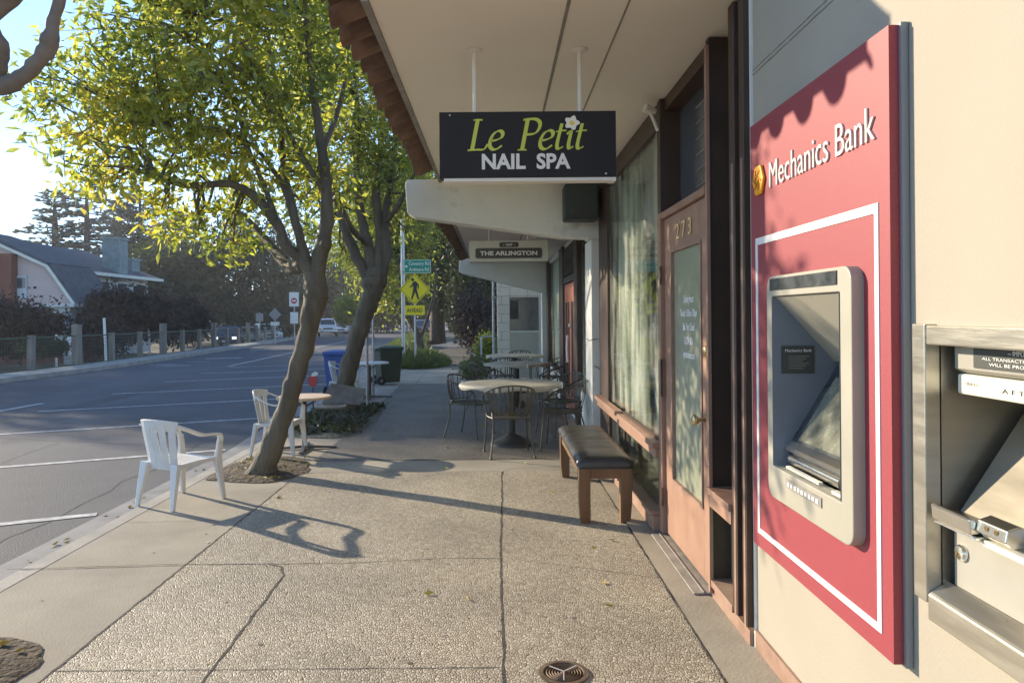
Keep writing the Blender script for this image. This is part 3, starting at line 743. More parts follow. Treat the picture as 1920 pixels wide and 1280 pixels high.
# transom over door
mb = MB(); mb.box(XF+.125, XF+.135, 3.92, 4.96, 2.18, 2.86); tr_ = mb.build('transom_window', 'pane_dark', shop)
mb = MB()
for k in range(1, 7): mb.box(XF+.119, XF+.124, 3.93, 4.55, 2.18+.097*k, 2.186+.097*k)
mb.build('louvre_lines', 'worn_grey', tr_)
# sidelight
mb = MB(); mb.box(XF+.12, XF+.128, 3.5, 3.87, .62, 2.93); mb.build('sidelight_pane', 'pane_dark', shop)
mb = MB(); mb.box(XF-.03, XF+.14, 3.5, 3.87, .565, .6); mb.box(XF-.018, XF+.15, 3.5, 3.87, .5, .563); mb.build('sidelight_sill', 'salmon', shop, bevel=.004)
mb = MB(); mb.box(XF+.10, XF+.11, 3.5, 3.87, .12, .5); mb.build('lower_green_pane', 'green_pane', shop)
mb = MB(); mb.box(XF-.015, XF+.14, 3.5, 3.87, .085, .12); mb.box(XF, XF+.14, 3.3, 3.87, .0, .084); mb.build('plinth', 'salmon_worn', shop, bevel=.003)
# main display window
wf = MB(); wf.box(XF-.003, XF+.05, 5.0755, 7.3895, 2.775, 2.799); wf.box(XF-.003, XF+.05, 5.0755, 7.3895, .626, .645); wf.box(XF-.005, XF+.05, 5.05, 5.075, .63, 2.8); wf.box(XF-.004, XF+.05, 7.39, 7.418, .63, 2.8)
win = wf.build('display_window', 'brown_paint', shop)
mb = MB(); mb.box(XF+.02, XF+.028, 5.075, 7.39, .63, 2.8); mb.build('pane', 'glass_clear', win)
mb = MB(); mb.box(XF-.06, XF+.1, 5.05, 6.55, .585, .625); mb.box(XF-.04, XF+.1, 5.05, 6.56, .52, .583); mb.box(XF-.075, XF+.1, 6.58, 7.95, .605, .645); mb.box(XF-.05, XF+.1, 6.58, 7.95, .54, .603)
mb.build('window_sill', 'salmon', shop, bevel=.004)
for xa_, xb_, ya_, yb_, zb_ in ((-.01, .04, 5.05, 5.09, .52), (0, .04, 6.5, 6.56, .52), (-.01, .02, 7.3, 7.41, .54)):
    mb = MB(); mb.box(XF+xa_, XF+xb_, ya_, yb_, .16, zb_); mb.build('lower_mullion', 'brown_paint', shop)
mb = MB(); mb.box(XF+.015, XF+.021, 5.09, 7.3, .16, .52); mb.build('lower_pane', 'glass_low', shop)
mb = MB(); mb.box(XF-.085, XF+.1, 5.05, 6.2, .13, .16); mb.box(XF-.06, XF+.1, 5.05, 6.22, .022, .128); mb.box(XF-.11, XF+.1, 6.24, 7.4, .10, .16); mb.box(XF-.09, XF+.1, 6.24, 7.4, .022, .098)
mb.build('lower_ledge', 'salmon_worn', shop, bevel=.003)
# interior
mb = MB(); x0, x1, y0, y1, z0, z1 = XF+.16, 4.6, 3.32, 8.2, .1, 2.93
mb.quad((x0,y0,z0),(x1,y0,z0),(x1,y1,z0),(x0,y1,z0)); mb.quad((x0,y1,z1),(x1,y1,z1),(x1,y0,z1),(x0,y0,z1)); mb.quad((x1,y0,z0),(x1,y0,z1),(x1,y1,z1),(x1,y1,z0))
mb.quad((x0,y1,z0),(x1,y1,z0),(x1,y1,z1),(x0,y1,z1)); mb.quad((x0,y0,z1),(x1,y0,z1),(x1,y0,z0),(x0,y0,z0))
mb.build('interior_walls', 'wall_inside', shop)
mb = MB(); mb.box(XF+.11, XF+.155, 5.0, 7.95, 0, .13); mb.build('inner_curb', 'wall_inside', shop)
def drape(x, ya, yb, za, zb, gather, n, name, par, seed):
    rr = random.Random(seed); ph = rr.uniform(0, 6); vs = []; nz = 14
    for j in range(nz+1):
        t = j/nz; z = za + (zb-za)*t; g_ = 1 - gather*math.sin(PI*min(1, t*1.1))**2
        for i in range(n+1):
            s_ = i/n; y = ya + (yb-ya)*(.5 + (s_-.5)*g_); vs.append((x + .045*math.sin(s_*n*1.15 + ph + .4*math.sin(t*5)) + .02*math.sin(s_*n*.5+t*3), y, z))
    mk(name, vs, [(j*(n+1)+i, j*(n+1)+i+1, (j+1)*(n+1)+i+1, (j+1)*(n+1)+i) for j in range(nz) for i in range(n)], 'drape', par, True)
drape(XF+.17, 5.06, 5.85, .35, 2.8, .4, 30, 'curtain', shop, 1)
drape(XF+.15, 6.35, 7.42, .35, 2.8, .12, 36, 'curtain', shop, 2)
drape(XF+.4, 5.8, 6.5, .3, 2.7, .2, 26, 'curtain', shop, 5)
# building mass above and roof
mb = MB(); mb.box(XF+.3, 8.9, 3.32, 8.15, 2.955, 4.2); mb.build('upper_wall', 'stucco', shop)
# canopy
def canopy(parent, xl, xr, y0, y1, z, grooves, nm=''):
    mb = MB(); mb.box(xl, xr, y0, y1, z, z+.12); sf = mb.build('soffit', 'soffit', parent)
    mb = MB()
    for gx, gw in grooves: mb.box(gx-gw, gx+gw, y0, y1, z-.006, z+.001)
    mb.build('soffit_joint', 'worn_grey', sf)
    mb = MB(); mb.box(xl-.035, xl-.002, y0, y1, z-.012, z+.13); mb.build('fascia', 'worn_grey', parent)
    # barrel tiles
    pitch = .245; n = int((y1-y0)/pitch)
    mb = MB(); rr = random.Random(int(z*100)); ang = math.atan2(.42, 1.0)
    ux, uz = math.cos(ang), math.sin(ang)
    for row in range(4):
        for i in range(n):
            yc = y0 + (.1 if y0 < 4 else 0) + pitch*(i+.5) + rr.uniform(-.008, .008); st = row*.36 + rr.uniform(-.02, .02)
            xs0 = xl - .235 + st*ux; zs0 = z + .03 + st*uz + .028*(row > 0)
            for up, (cc, r0, r1) in enumerate(((0, .118, .10), (.5, .078, .088))):
                ycc = yc + pitch*cc
                if up and i == n-1: continue
                vs = []
                for (t, r) in ((0, r0), (.42, r1)):
                    for off in (0, -.018):
                        for k in range(8):
                            a = PI*k/7; rr_ = r + off
                            sg = 1 if up == 0 else -1
                            vs.append((xs0 + t*ux - .0, ycc + rr_*math.cos(a), zs0 + t*uz + sg*rr_*(.75 if up == 0 else 1.0)*math.sin(a) + (.012 if up == 0 else .05)))
                fs = []
                for k in range(7):
                    fs += [(k, k+1, 16+k+1, 16+k), (8+k+1, 8+k, 24+k, 24+k+1), (k+1, k, 8+k, 8+k+1), (16+k, 16+k+1, 24+k+1, 24+k)]
                mb.add(vs, fs)
    mb.build('roof_tiles', 'terracotta', parent)
    mb = MB(); mb.prism([(xl-.03, z+.135), (xr-.1, z+.135), (xr-.1, z+.56)], 'y', y0+.01, y1-.01); mb.build('roof_deck', 'brown_paint', parent)
canopy(shop, -.57, 1.42, 3.37, 7.98, 2.95, ((.35, .008), (.63, .004)))
# tapered beam and pier
mb = MB(); mb.prism([(-.95, 2.98), (-.97, 2.93), (-.95, 2.62), (-.88, 2.58), (.72, 2.345), (1.0, 2.335), (1.0, 2.32), (1.3, 2.32), (1.3, 2.98)], 'y', 8.0, 8.26); mb.build('canopy_beam', 'white_trim', shop, bevel=.012)
mb = MB(); mb.box(1.035, 1.3, 8.0, 8.55, 0, 2.318); mb.build('pier', 'white_trim', shop, bevel=.006)
mb = MB(); mb.tube([(.98, 7.99, 1.25), (1.0, 7.98, 1.22), (1.04, 7.985, 1.235), (1.1, 7.99, 1.24)], .004, 5); mb.build('wire', 'dark_void', shop); mb = MB(); mb.tube([(1.06, 7.99, .95), (1.1, 7.985, .93), (1.13, 7.99, .9)], .004, 5); mb.build('wire', 'dark_void', shop)

# sign hung from canopy
def rod_sign(sg, xs, y, ztop, zb, r=.013, disc=.045):
    for x in xs:
        mb = MB(); mb.tube([(x, y, zb), (x, y, ztop-.012)], r, 10); rd = mb.build('hanging_rod', 'white_trim', sg, smooth='auto')
        mb = MB(); mb.lathe([(disc, 0), (disc, -.006), (disc*.7, -.014), (.016, -.018)], (x, y, ztop-.001), 18); mb.build('ceiling_flange', 'white_trim', rd, smooth='auto')
sg = thing('nail_spa_sign', (.18, 4.0, 2.25), 'black hanging sign with lime script and white flower under the near canopy', 'sign')
mb = MB(); mb.box(-.298, .656, 3.99, 4.08, 2.245, 2.60); bd = mb.build('sign_board', 'black_panel', sg, bevel=.002)
bd.data.materials[0] = M['black_panel']
mb = MB(); mb.box(-.275, .62, 3.995, 4.075, 2.226, 2.2435); mb.box(.62, .655, 3.992, 4.078, 2.223, 2.2425); mb.build('bottom_rail', 'white_trim', sg)
rod_sign(sg, (-.105, .468), 4.035, 2.95, 2.6)
for x, z in ((-.24, 2.583), (.60, 2.262)):
    mb = MB(); mb.lathe([(.005, 0), (.004, -.004), (0, -.005)], (x, 3.99, z), 8, 'y'); mb.build('screw', 'sign_white', sg)
text('white_lettering', 'NAIL  SPA', .112, 'sign_white', (.165, 3.989, 2.293), (1, 0, 0), (0, 0, 1), sg, width=.478, ext=.002, bold=.0035)
# script letters drawn with a broad nib
def nib(mb, paths, ox, oz, sc, y):
    for k, (pts, wd) in enumerate(paths):
        P_ = smooth_path([(p[0], 0, p[1]) for p in pts], [1]*len(pts), 5)[0]; n = len(P_); a = R(28)
        vs = []
        for i, p in enumerate(P_):
            t = (P_[min(i+1, n-1)] - P_[max(i-1, 0)]).normalized()
            nn = Vector((-t.z, 0, t.x)); thick = wd*(.32 + .68*abs(nn.x*math.cos(a) + nn.z*math.sin(a)))/2
            for s_ in (1, -1):
                q = p + nn*thick*s_; qx = ox + (q.x + .2*q.z)*sc; qz = oz + q.z*sc
                vs += [(qx, y - .0006*k, qz), (qx, y+.004, qz)]
        fs = []
        for i in range(n-1):
            o = i*4; fs += [(o, o+4, o+6, o+2), (o, o+1, o+5, o+4), (o+2, o+6, o+7, o+3)]
        fs += [(0, 2, 3, 1), (n*4-4, n*4-3, n*4-1, n*4-2)]
        mb.add(vs, fs)
e_ = [([(.02, .3), (.2, .33), (.36, .42), (.37, .56), (.25, .63), (.1, .55), (.02, .36), (.03, .15), (.14, .03), (.28, .04), (.42, .15)], .12)]
L_ = [([(.14, 1.0), (.14, .5), (.14, .03)], .14), ([(0, .985), (.14, 1.0), (.3, .985)], .07), ([(.0, .0), (.3, .02), (.52, .03), (.62, .2)], .09)]
P__ = [([(.14, 1.0), (.14, .5), (.14, 0)], .14), ([(0, .98), (.15, 1.0), (.4, 1.0), (.56, .88), (.56, .68), (.44, .53), (.2, .5)], .12), ([(.0, .0), (.14, .005), (.29, 0)], .07)]
t_ = [([(.13, .85), (.11, .5), (.1, .15), (.17, .03), (.31, .1)], .12), ([(-.02, .58), (.14, .62), (.32, .62)], .07)]
i_ = [([(-.02, .5), (.07, .6), (.1, .55), (.09, .2), (.14, .04), (.26, .1)], .12)]
mb = MB(); sc = .165; oz = 2.392
for gl, x in ((L_, -.145), (e_, -.035), (P__, .125), (e_, .236), (t_, .315), (i_, .378), (t_, .425)): nib(mb, gl, x, oz, sc, 3.9855)
mb.build('script_lettering', 'lime', sg)
mb = MB(); cx, cz = .418, 2.535
pts = [(cx + (.036 + .0065*math.cos(5*a)) * math.cos(a), cz + (.034 + .0065*math.cos(5*a)) * math.sin(a)) for a in [2*PI*k/40 for k in range(40)]]
mb.prism(pts, 'y', 3.9815, 3.9835); fl = mb.build('flower', 'petal', sg)
mb = MB(); mb.prism([(cx+.013*math.cos(a)*(1+.15*math.cos(4*a)), cz-.002+.013*math.sin(a)) for a in [2*PI*k/16 for k in range(16)]], 'y', 3.979, 3.9812); mb.build('flower_centre', 'pollen', fl)

spk = thing('wall_box', (.9, 7.8, 2.48), 'dark grey-green box mounted under the near canopy against the white beam', 'speaker')
mb = MB(); mb.box(.72, 1.075, 7.64, 7.93, 2.49, 2.86); mb.build('casing', 'grey_box', spk, bevel=.02)
mb = MB(); mb.box(.71, 1.08, 7.62, 7.66, 2.475, 2.5)
for k in range(5): mb.box(.78+.045*k, .81+.045*k, 7.632, 7.638, 2.54, 2.60)
mb.build('grille', 'iron_black', spk); mb = MB(); mb.box(.74, 1.06, 7.935, 7.998, 2.6, 2.8); mb.build('bracket', 'iron_black', spk)
cl = thing('corner_spotlight', (1.08, 4.95, 2.8), 'small white spotlight bracket on the brown post at the ceiling', 'light fitting')
mb = MB(); mb.tube([(1.105, 5.0, 2.74), (1.08, 4.99, 2.80), (1.05, 4.98, 2.86)], .012, 8); mb.build('bracket', 'white_trim', cl, smooth='auto')
mb = MB(); mb.tube([(1.085, 4.99, 2.865), (1.01, 4.96, 2.885)], [.022, .03], 12); mb.build('lamp_head', 'white_trim', cl, smooth='auto')

# ---------------------------------------------------------------- restaurant beyond
rest = thing('restaurant', (XF, 12, 0), 'restaurant front with red door and low tiled canopy beyond the white pier', 'restaurant')
canopy(rest, -.5, 1.42, 8.27, 15.98, 2.66, ((.38, .006), (.8, .004)))
mb = MB(); mb.prism([(-.78, 2.80), (-.8, 2.46), (-.7, 2.42), (.95, 2.0), (1.3, 1.98), (1.3, 2.80)], 'y', 16.0, 16.3); mb.build('canopy_beam', 'white_trim', rest, bevel=.012)
mb = MB(); mb.box(1.0, 1.3, 16.0, 16.45, 0, 1.978); mb.build('pier', 'white_trim', rest)
mb = MB(); mb.box(XF+.01, XF+.2, 8.56, 15.98, 0, .5); mb.box(XF+.01, XF+.2, 8.56, 15.98, 2.58, 2.655); mb.build('wall', 'white_trim', rest)
mb = MB()
for a_, b_ in ((9.95, 10.35), (12.05, 12.75), (15.5, 15.95)): mb.box(XF-.03, XF+.15, a_, b_, .0, 2.62)
mb.box(XF-.02, XF+.1, 10.35, 12.05, 2.0, 2.1); mb.box(XF-.02, XF+.1, 12.75, 15.5, .48, .54); mb.build('brown_frame', 'brown_paint', rest)
mb = MB(); mb.box(XF+.0, XF+.05, 10.36, 11.1, .05, 1.99); mb.box(XF+.0, XF+.05, 11.12, 12.04, .05, 1.99); rd = mb.build('red_door', 'red_door', rest, bevel=.006)
mb = MB()
for a_, b_ in ((10.5, 10.65), (10.8, 10.95), (11.3, 11.5), (11.65, 11.85)): mb.box(XF-.012, XF-.002, a_, b_, .3, 1.7)
mb.build('door_panel', 'brown_paint', rd)
mb = MB(); mb.tube([(XF-.05, 11.08, .8), (XF-.06, 11.08, 1.0), (XF-.05, 11.08, 1.2)], .018, 8); mb.lathe([(.03, 0), (.03, -.03), (0, -.035)], (XF, 11.08, 1.35), 12, 'x'); mb.build('door_handle', 'sign_white', rd)
mb = MB(); mb.box(XF+.03, XF+.04, 10.36, 12.04, 2.1, 2.58); tp = mb.build('transom_pane', 'pane_dark', rest)
mb = MB()
for k in range(9): mb.tube([(XF+.0, 10.4+k*.18, 2.12), (XF-.01, 10.5+k*.18, 2.35), (XF+.0, 10.4+k*.18, 2.56)], .02, 6)
mb.build('transom_scroll', 'iron', tp)
for a_, b_ in ((8.6, 9.95), (12.76, 15.5)):
    mb = MB(); mb.box(XF+.04, XF+.046, a_, b_, .54, 2.56); mb.build('window_pane', 'glass_clear', rest)
    mb = MB(); mb.box(XF+.0, XF+.035, a_, b_, .5, .54); mb.build('window_sill', 'salmon', rest)
    drape(XF+.13, a_, b_, .5, 2.56, .05, int((b_-a_)*26), 'curtain', rest, int(a_))
mb = MB(); mb.quad((XF+1.6, 8.3, .1), (XF+1.6, 16, .1), (XF+1.6, 16, 2.66), (XF+1.6, 8.3, 2.66)); mb.quad((XF+.2, 8.3, .1), (XF+1.6, 8.3, .1), (XF+1.6, 16, .1), (XF+.2, 16, .1)); mb.build('interior_walls', 'wall_inside', rest)
mb = MB(); mb.box(XF+.3, 8.9, 8.26, 16.4, 2.79, 3.9); mb.build('upper_wall', 'stucco', rest)
mb = MB(); mb.box(.42, .6, 9.95, 10.2, 2.60, 2.655); mb.build('vent_box', 'plaque_dark', rest)
mb = MB(); mb.box(.55, .62, 9.9, 10.0, 2.54, 2.60); mb.build('ceiling_lamp', 'lamp_glass', rest)

# restaurant sign
sg2 = thing('restaurant_sign', (.18, 9.55, 2.2), 'pale hanging sign with dark plaques and bold capitals under the far canopy', 'sign')
mb = MB(); mb.box(-.335, .675, 9.55, 9.62, 2.20, 2.468); mb.build('sign_board', 'sign_cream', sg2, bevel=.003)
mb = MB(); mb.prism([(x, z) for x, z in rrect(-.262, .608, 2.238, 2.376, .03)], 'y', 9.5445, 9.551); p1_ = mb.build('name_plaque', 'plaque_dark', sg2)
mb = MB(); o_, i2 = rrect(-.262, .608, 2.238, 2.376, .03), rrect(-.254, .6, 2.246, 2.368, .024)
n_ = len(o_); mb.add([(p[0], 9.543, p[1]) for p in o_] + [(p[0], 9.543, p[1]) for p in i2], [(i, n_+i, n_+(i+1) % n_, (i+1) % n_) for i in range(n_)]); mb.build('plaque_rim', 'worn_grey', p1_)
mb = MB(); mb.prism(rrect(.05, .30, 2.385, 2.447, .022), 'y', 9.5445, 9.551); p2_ = mb.build('number_plaque', 'plaque_dark', sg2)
text('name_lettering', 'THE ARLINGTON', .075, 'sign_white', (.173, 9.5425, 2.281), (1, 0, 0), (0, 0, 1), p1_, width=.74, ext=.001, bold=.0025)
text('number_lettering', '- 269 -', .042, 'sign_white', (.175, 9.5425, 2.402), (1, 0, 0), (0, 0, 1), p2_, width=.16, ext=.001, bold=.001)
rod_sign(sg2, (-.085, .42), 9.585, 2.66, 2.468, .008, .02)

# white block wing beyond the restaurant
wing = thing('block_wing', (.56, 17.1, 0), 'white block-built wing with dark service window above diagonal lattice', 'building')
mb = MB()
X0, X1, ZT = .03, 3.0, 2.72; ox0, ox1, oz0, oz1 = .31, .985, .62, 1.92
for (a_, b_, c_, d_) in ((X0, ox0, 0, ZT), (ox1, X1, 0, ZT), (ox0, ox1, 0, .05), (ox0, ox1, oz1, ZT)): mb.box(a_, b_, 17, 17.22, c_, d_)
mb.box(X0, X0+.22, 17.221, 21, 0, ZT); mb.build('wall', 'white_trim', wing)
mb = MB()
for k in range(13):
    z = .12 + .203*k
    mb.box(X0, ox0 if .05 < z < oz1 else 1.4, 16.9955, 16.999, z, z+.008)
    for j in range(5):
        x = X0 + .09 + .41*j + (.2 if k % 2 else 0)
        if x < ox0-.03 or z > oz1: mb.box(x, x+.008, 16.9957, 16.9992, z+.009, z+.2)
mb.build('block_joints', 'worn_grey', wing)
mb = MB(); mb.box(ox0, ox1, 17.1, 17.12, 1.15, oz1); wn = mb.build('service_window', 'pane_dark', wing)
mb = MB(); mb.box(.33, .52, 17.03, 17.09, 1.42, 1.85); mb.box(.36, .44, 17.0, 17.04, 1.55, 1.7); mb.build('window_notice', 'iron_black', wn)
mb = MB(); mb.box(ox0-.01, ox1+.01, 16.985, 17.1, 1.12, 1.15); mb.build('window_ledge', 'white_trim', wing)
mb = MB(); step = .052
W_, H_ = ox1-ox0, 1.07
k = -H_
while k < W_:
    x0_, z0_ = max(0, k), max(0, -k); x1_, z1_ = min(W_, k+H_), min(H_, W_-k)
    if x1_-x0_ > .02:
        mb.strip([(ox0+x0_, 17.01, .05+z0_), (ox0+x1_, 17.01, .05+z1_)], .02, .006, (0.7, 0, -.7))
        mb.strip([(ox1-x0_, 17.02, .05+z0_), (ox1-x1_, 17.02, .05+z1_)], .02, .006, (0.7, 0, .7))
    k += step
mb.build('lattice', 'lattice', wing)
mb = MB(); mb.box(ox0, ox1, 17.3, 17.32, .05, 1.1); mb.build('lattice_back', 'dark_void', wing)
pp = thing('drain_pipe', (-.05, 16.8, 0), 'thin grey pipe standing at the corner of the white block wing', 'pipe')
mb = MB(); mb.tube([(-.06, 16.8, 0), (-.06, 16.8, 2.45)], .028, 10); mb.build('pipe', 'galv', pp, smooth='auto'); mb = MB(); mb.box(-.1, .04, 16.77, 16.83, 1.9, 1.94); mb.build('clamp', 'galv', pp)
hr = thing('handrail', (-.3, 17.9, 0), 'short grey metal handrail in front of the bright green bush', 'handrail')
mb = MB(); mb.tube([(-.36, 17.9, 0), (-.36, 17.9, .98), (-.33, 17.9, 1.0), (-.08, 17.9, 1.0), (-.05, 17.9, .98), (-.05, 17.9, 0)], .022, 8); mb.build('rail', 'galv', hr, smooth='auto')
mb = MB(); mb.box(-.40, -.32, 17.86, 17.94, .0, .012); mb.build('foot_plate', 'galv', hr)

# ---------------------------------------------------------------- bench
bench = thing('bench', (.77, 6.08, 0), 'wooden bench with padded black leather seat beside the shop window', 'bench')
bx0, bx1, by0, by1 = .585, .965, 5.3, 6.9
mb = MB()
nx, ny = 10, 26
def top(i, j):
    x = bx0-.01 + (bx1-bx0+.02)*i/nx; y = by0-.01 + (by1-by0+.02)*j/ny
    ex = min(i, nx-i)/nx; ey = min(j, ny-j)/ny
    z = .475 + .028*min(1, ex/.15)**.5 + .012*min(1, ey/.05)**.5 - .03
    z += .006*math.sin(j*1.9+math.sin(i*.9)*1.2)*(.2 < ey) - .012*math.exp(-((j-ny*.5)**2)/1.2) - .008*math.exp(-((j-ny*.7)**2)/.8)
    return (x, y, z)
vs = [top(i, j) for j in range(ny+1) for i in range(nx+1)]
fs = [(j*(nx+1)+i, j*(nx+1)+i+1, (j+1)*(nx+1)+i+1, (j+1)*(nx+1)+i) for j in range(ny) for i in range(nx)]
ring = [i for i in range(nx+1)] + [j*(nx+1)+nx for j in range(1, ny+1)] + [ny*(nx+1)+i for i in range(nx-1, -1, -1)] + [j*(nx+1) for j in range(ny-1, 0, -1)]
b0 = len(vs)
for r_ in ring: x, y, z = vs[r_]; vs.append((x + (.006 if x > .77 else -.006), y, .425))
for r_ in ring: x, y, z = vs[r_]; vs.append((x*.98+.77*.02, y, .400))
nr = len(ring)
for k in range(nr): fs += [(ring[k], b0+k, b0+(k+1) % nr, ring[(k+1) % nr])[::1], (b0+k, b0+nr+k, b0+nr+(k+1) % nr, b0+(k+1) % nr)]
fs.append(tuple(range(b0+nr, b0+2*nr)))
mk('seat_cushion', vs, fs, 'leather', bench, True)
mb = MB(); mb.box(bx0+.02, bx1-.02, by0+.012, by0+.04, .325, .40); mb.box(bx0+.02, bx1-.02, by1-.04, by1-.012, .325, .40); mb.box(bx0+.012, bx0+.035, by0+.04, by1-.04, .325, .40); mb.box(bx1-.035, bx1-.012, by0+.04, by1-.04, .325, .40)
mb.build('apron', 'bench_wood', bench, bevel=.003)
for x, y, sx, sy in ((bx0+.04, by0+.04, -1, -1), (bx1-.04, by0+.04, 1, -1), (bx0+.04, by1-.04, -1, 1), (bx1-.04, by1-.04, 1, 1)):
    mb = MB()
    prof = [(.40, .042), (.3, .042), (.15, .04), (.05, .032), (0, .024)]
    vs = []
    for z, h in prof:
        for a, b_ in ((-1, -1), (1, -1), (1, 1), (-1, 1)):
            vs.append((x + (a*h if a*sx > 0 else a*.042*1.0 if z > .1 else a*.042) * 1.0, y + (b_*.042 if b_*sy < 0 else b_*h), z))
    # taper towards the outside only
    vs = [(p[0], p[1], p[2]) for p in vs]
    fs = [(k*4+j, (k+1)*4+j, (k+1)*4+(j+1) % 4, k*4+(j+1) % 4) for k in range(4) for j in range(4)] + [(0, 1, 2, 3), (19, 18, 17, 16)]
    mb.add(vs, fs); mb.build('leg', 'bench_wood', bench, bevel=.004)

# ---------------------------------------------------------------- cafe tables and wrought chairs
def cafe_table(x, y, z, r, n, rot, label):
    t = thing('cafe_table', (x, y, 0), label, 'table', 'cafe tables outside the restaurant')
    rr = random.Random(int(x*100+y)); m_ = 48
    mb = MB(); prof = []
    def rad(a):
        c = abs(math.cos(a))**(1/1.0)
        p = 2.6 if n == 4 else 3.2
        aa = a
        return r*.86 / ((abs(math.cos(aa))**p + abs(math.sin(aa))**p)**(1/p)) if n == 4 else r*(1+.02*math.cos(8*a))
    vs = [(x, y, z+.004)]; rows = ((.5, .003, 0), (.93, 0, 0), (1.0, -.006, 0), (1.010, -.03, .008), (.99, -.05, .012))
    for f, dz, wv in rows:
        for k in range(m_):
            a = 2*PI*k/m_; q = rad(a)*f*(1 + wv*math.sin(9*a+x*7)*.8)
            vs.append((x+q*math.cos(a+rot), y+q*math.sin(a+rot), z+dz+ .004*math.sin(5*a+x) * (f < .95) + wv*1.1*math.sin(7*a+x*3)))
    fs = [(0, 1+k, 1+(k+1) % m_) for k in range(m_)]
    for q in range(len(rows)-1):
        fs += [(1+q*m_+k, 1+(q+1)*m_+k, 1+(q+1)*m_+(k+1) % m_, 1+q*m_+(k+1) % m_) for k in range(m_)]
    mk('table_cover', vs, fs, 'cloth', t, True)
    mb = MB(); vs2 = []; 
    mb.prism([(x+rad(2*PI*k/24)*.97*math.cos(2*PI*k/24+rot), y+rad(2*PI*k/24)*.97*math.sin(2*PI*k/24+rot)) for k in range(24)], 'z', z-.035, z-.009); mb.build('tabletop', 'brown_paint', t)
    mb = MB(); mb.lathe([(.045, z-.036), (.045, .14), (.04, .10)], (x, y, 0), 14); mb.lathe([(.10, z-.036), (.10, z-.05), (.045, z-.09)], (x, y, 0), 14); mb.build('column', 'iron_black', t, smooth='auto')
    mb = MB(); mb.lathe([(.045, .135), (.07, .115), (.2, .05), (.25, .03), (.255, .004), (.25, .004)], (x, y, 0), 32); mb.build('base', 'iron_black', t, smooth='auto')
    for k in range(4):
        a = rot + PI/4 + k*PI/2 + .3; q = rad(a-rot)*1.015
        mb = MB(); mb.box(x+q*math.cos(a)-.012, x+q*math.cos(a)+.012, y+q*math.sin(a)-.014, y+q*math.sin(a)+.014, z-.055, z+.01); mb.build('clip', 'sign_white', t, bevel=.003)
    return t
cafe_table(.17, 8.62, .72, .60, 8, .2, 'nearest cloth covered cafe table with heavy round black base')
cafe_table(.33, 12.15, .725, .58, 4, PI/4, 'middle cafe table with pointed cloth corner behind the nearest table')
cafe_table(.37, 14.5, .735, .62, 4, PI/4+.2, 'farthest cafe table in front of the white lattice')

def cafe_chair():
    t = thing('cafe_chair', (0, 0, 0), '', 'chair', 'wrought iron chairs round the cafe tables')
    sz = .42; hw = .235
    # seat: rim and slats
    mb = MB(); rim = [(-.2, -.2), (-.235, 0), (-.22, .19), (-.1, .225), (.1, .225), (.22, .19), (.235, 0), (.2, -.2), (0, -.225), (-.2, -.2)]
    mb.tube([(p[0], p[1], sz) for p in rim], .009, 6, False)
    for k in range(13):
        x = -.2+.0333*k; y0 = -.2-.02*(1-abs(x)/.2); mb.strip([(x, y0, sz), (x, 0, sz-.012), (x, .218, sz)], .016, .004, (1, 0, 0))
    mb.strip([(-.22, .08, sz-.004), (.22, .08, sz-.004)], .012, .004, (0, 1, 0))
    mb.build('seat', 'iron', t)
    # back: curved top rail sweeping down into arms, vertical slats
    rail = [(-.265, .13, .60), (-.275, 0, .655), (-.255, -.13, .70), (-.17, -.235, .745), (0, -.275, .765), (.17, -.235, .745), (.255, -.13, .70), (.275, 0, .655), (.265, .13, .60)]
    rp, _ = smooth_path(rail, [1]*9, 4)
    mb = MB(); mb.tube(rp, .0095, 6)
    lo, _ = smooth_path([(-.2, -.13, .455), (-.14, -.2, .455), (0, -.225, .455), (.14, -.2, .455), (.2, -.13, .455)], [1]*5, 4)
    mb.tube(lo, .007, 5)
    for k in range(10):
        s_ = k/9; i = 8 + s_*(len(rp)-17); a = rp[int(i)]; b_ = lo[int(s_*(len(lo)-1))]
        mid = a.lerp(b_, .5) + Vector((0, -.012, 0)); mb.strip([b_, mid, a], .017, .004, (1, 0, 0))
    mb.build('backrest', 'iron', t)
    for s_ in (-1, 1):
        mb = MB(); mb.tube(smooth_path([(s_*.265, .13, .60), (s_*.25, .185, .55), (s_*.225, .175, .44), (s_*.225, .185, .3), (s_*.245, .215, .012)], [1]*5, 3)[0], .0095, 6); mb.lathe([(.016, 0), (.016, .012), (.009, .02)], (s_*.245, .215, 0), 8); mb.build('leg', 'iron', t)
        mb = MB(); mb.tube(smooth_path([(s_*.2, -.14, .47), (s_*.2, -.18, .4), (s_*.2, -.19, .25), (s_*.235, -.25, .012)], [1]*4, 3)[0], .0095, 6); mb.lathe([(.016, 0), (.016, .012), (.009, .02)], (s_*.235, -.25, 0), 8); mb.build('leg', 'iron', t)
    return t
ch0 = cafe_chair()
chairs = [(.13, 8.0, 8, 'iron chair with its back to the camera at the nearest cafe table'),
          (-.33, 9.25, -115, 'iron chair on the road side of the nearest cafe table'),
          (.74, 8.38, 78, 'iron chair between the nearest cafe table and the leather bench'),
          (.80, 9.35, 115, 'iron chair behind the nearest cafe table close to the red door'),
          (-.15, 11.75, -60, 'dark iron chair on the road side of the middle cafe table'),
          (.93, 11.7, 70, 'iron chair at the wall side of the middle cafe table'),
          (.95, 13.1, 100, 'iron chair by the wall between middle and farthest cafe tables'),
          (.15, 13.3, 10, 'iron chair tucked between the middle and farthest cafe tables'),
          (-.25, 14.9, -100, 'iron chair at the road side of the farthest cafe table'),
          (.5, 15.4, 178, 'iron chair against the white lattice behind the farthest table')]
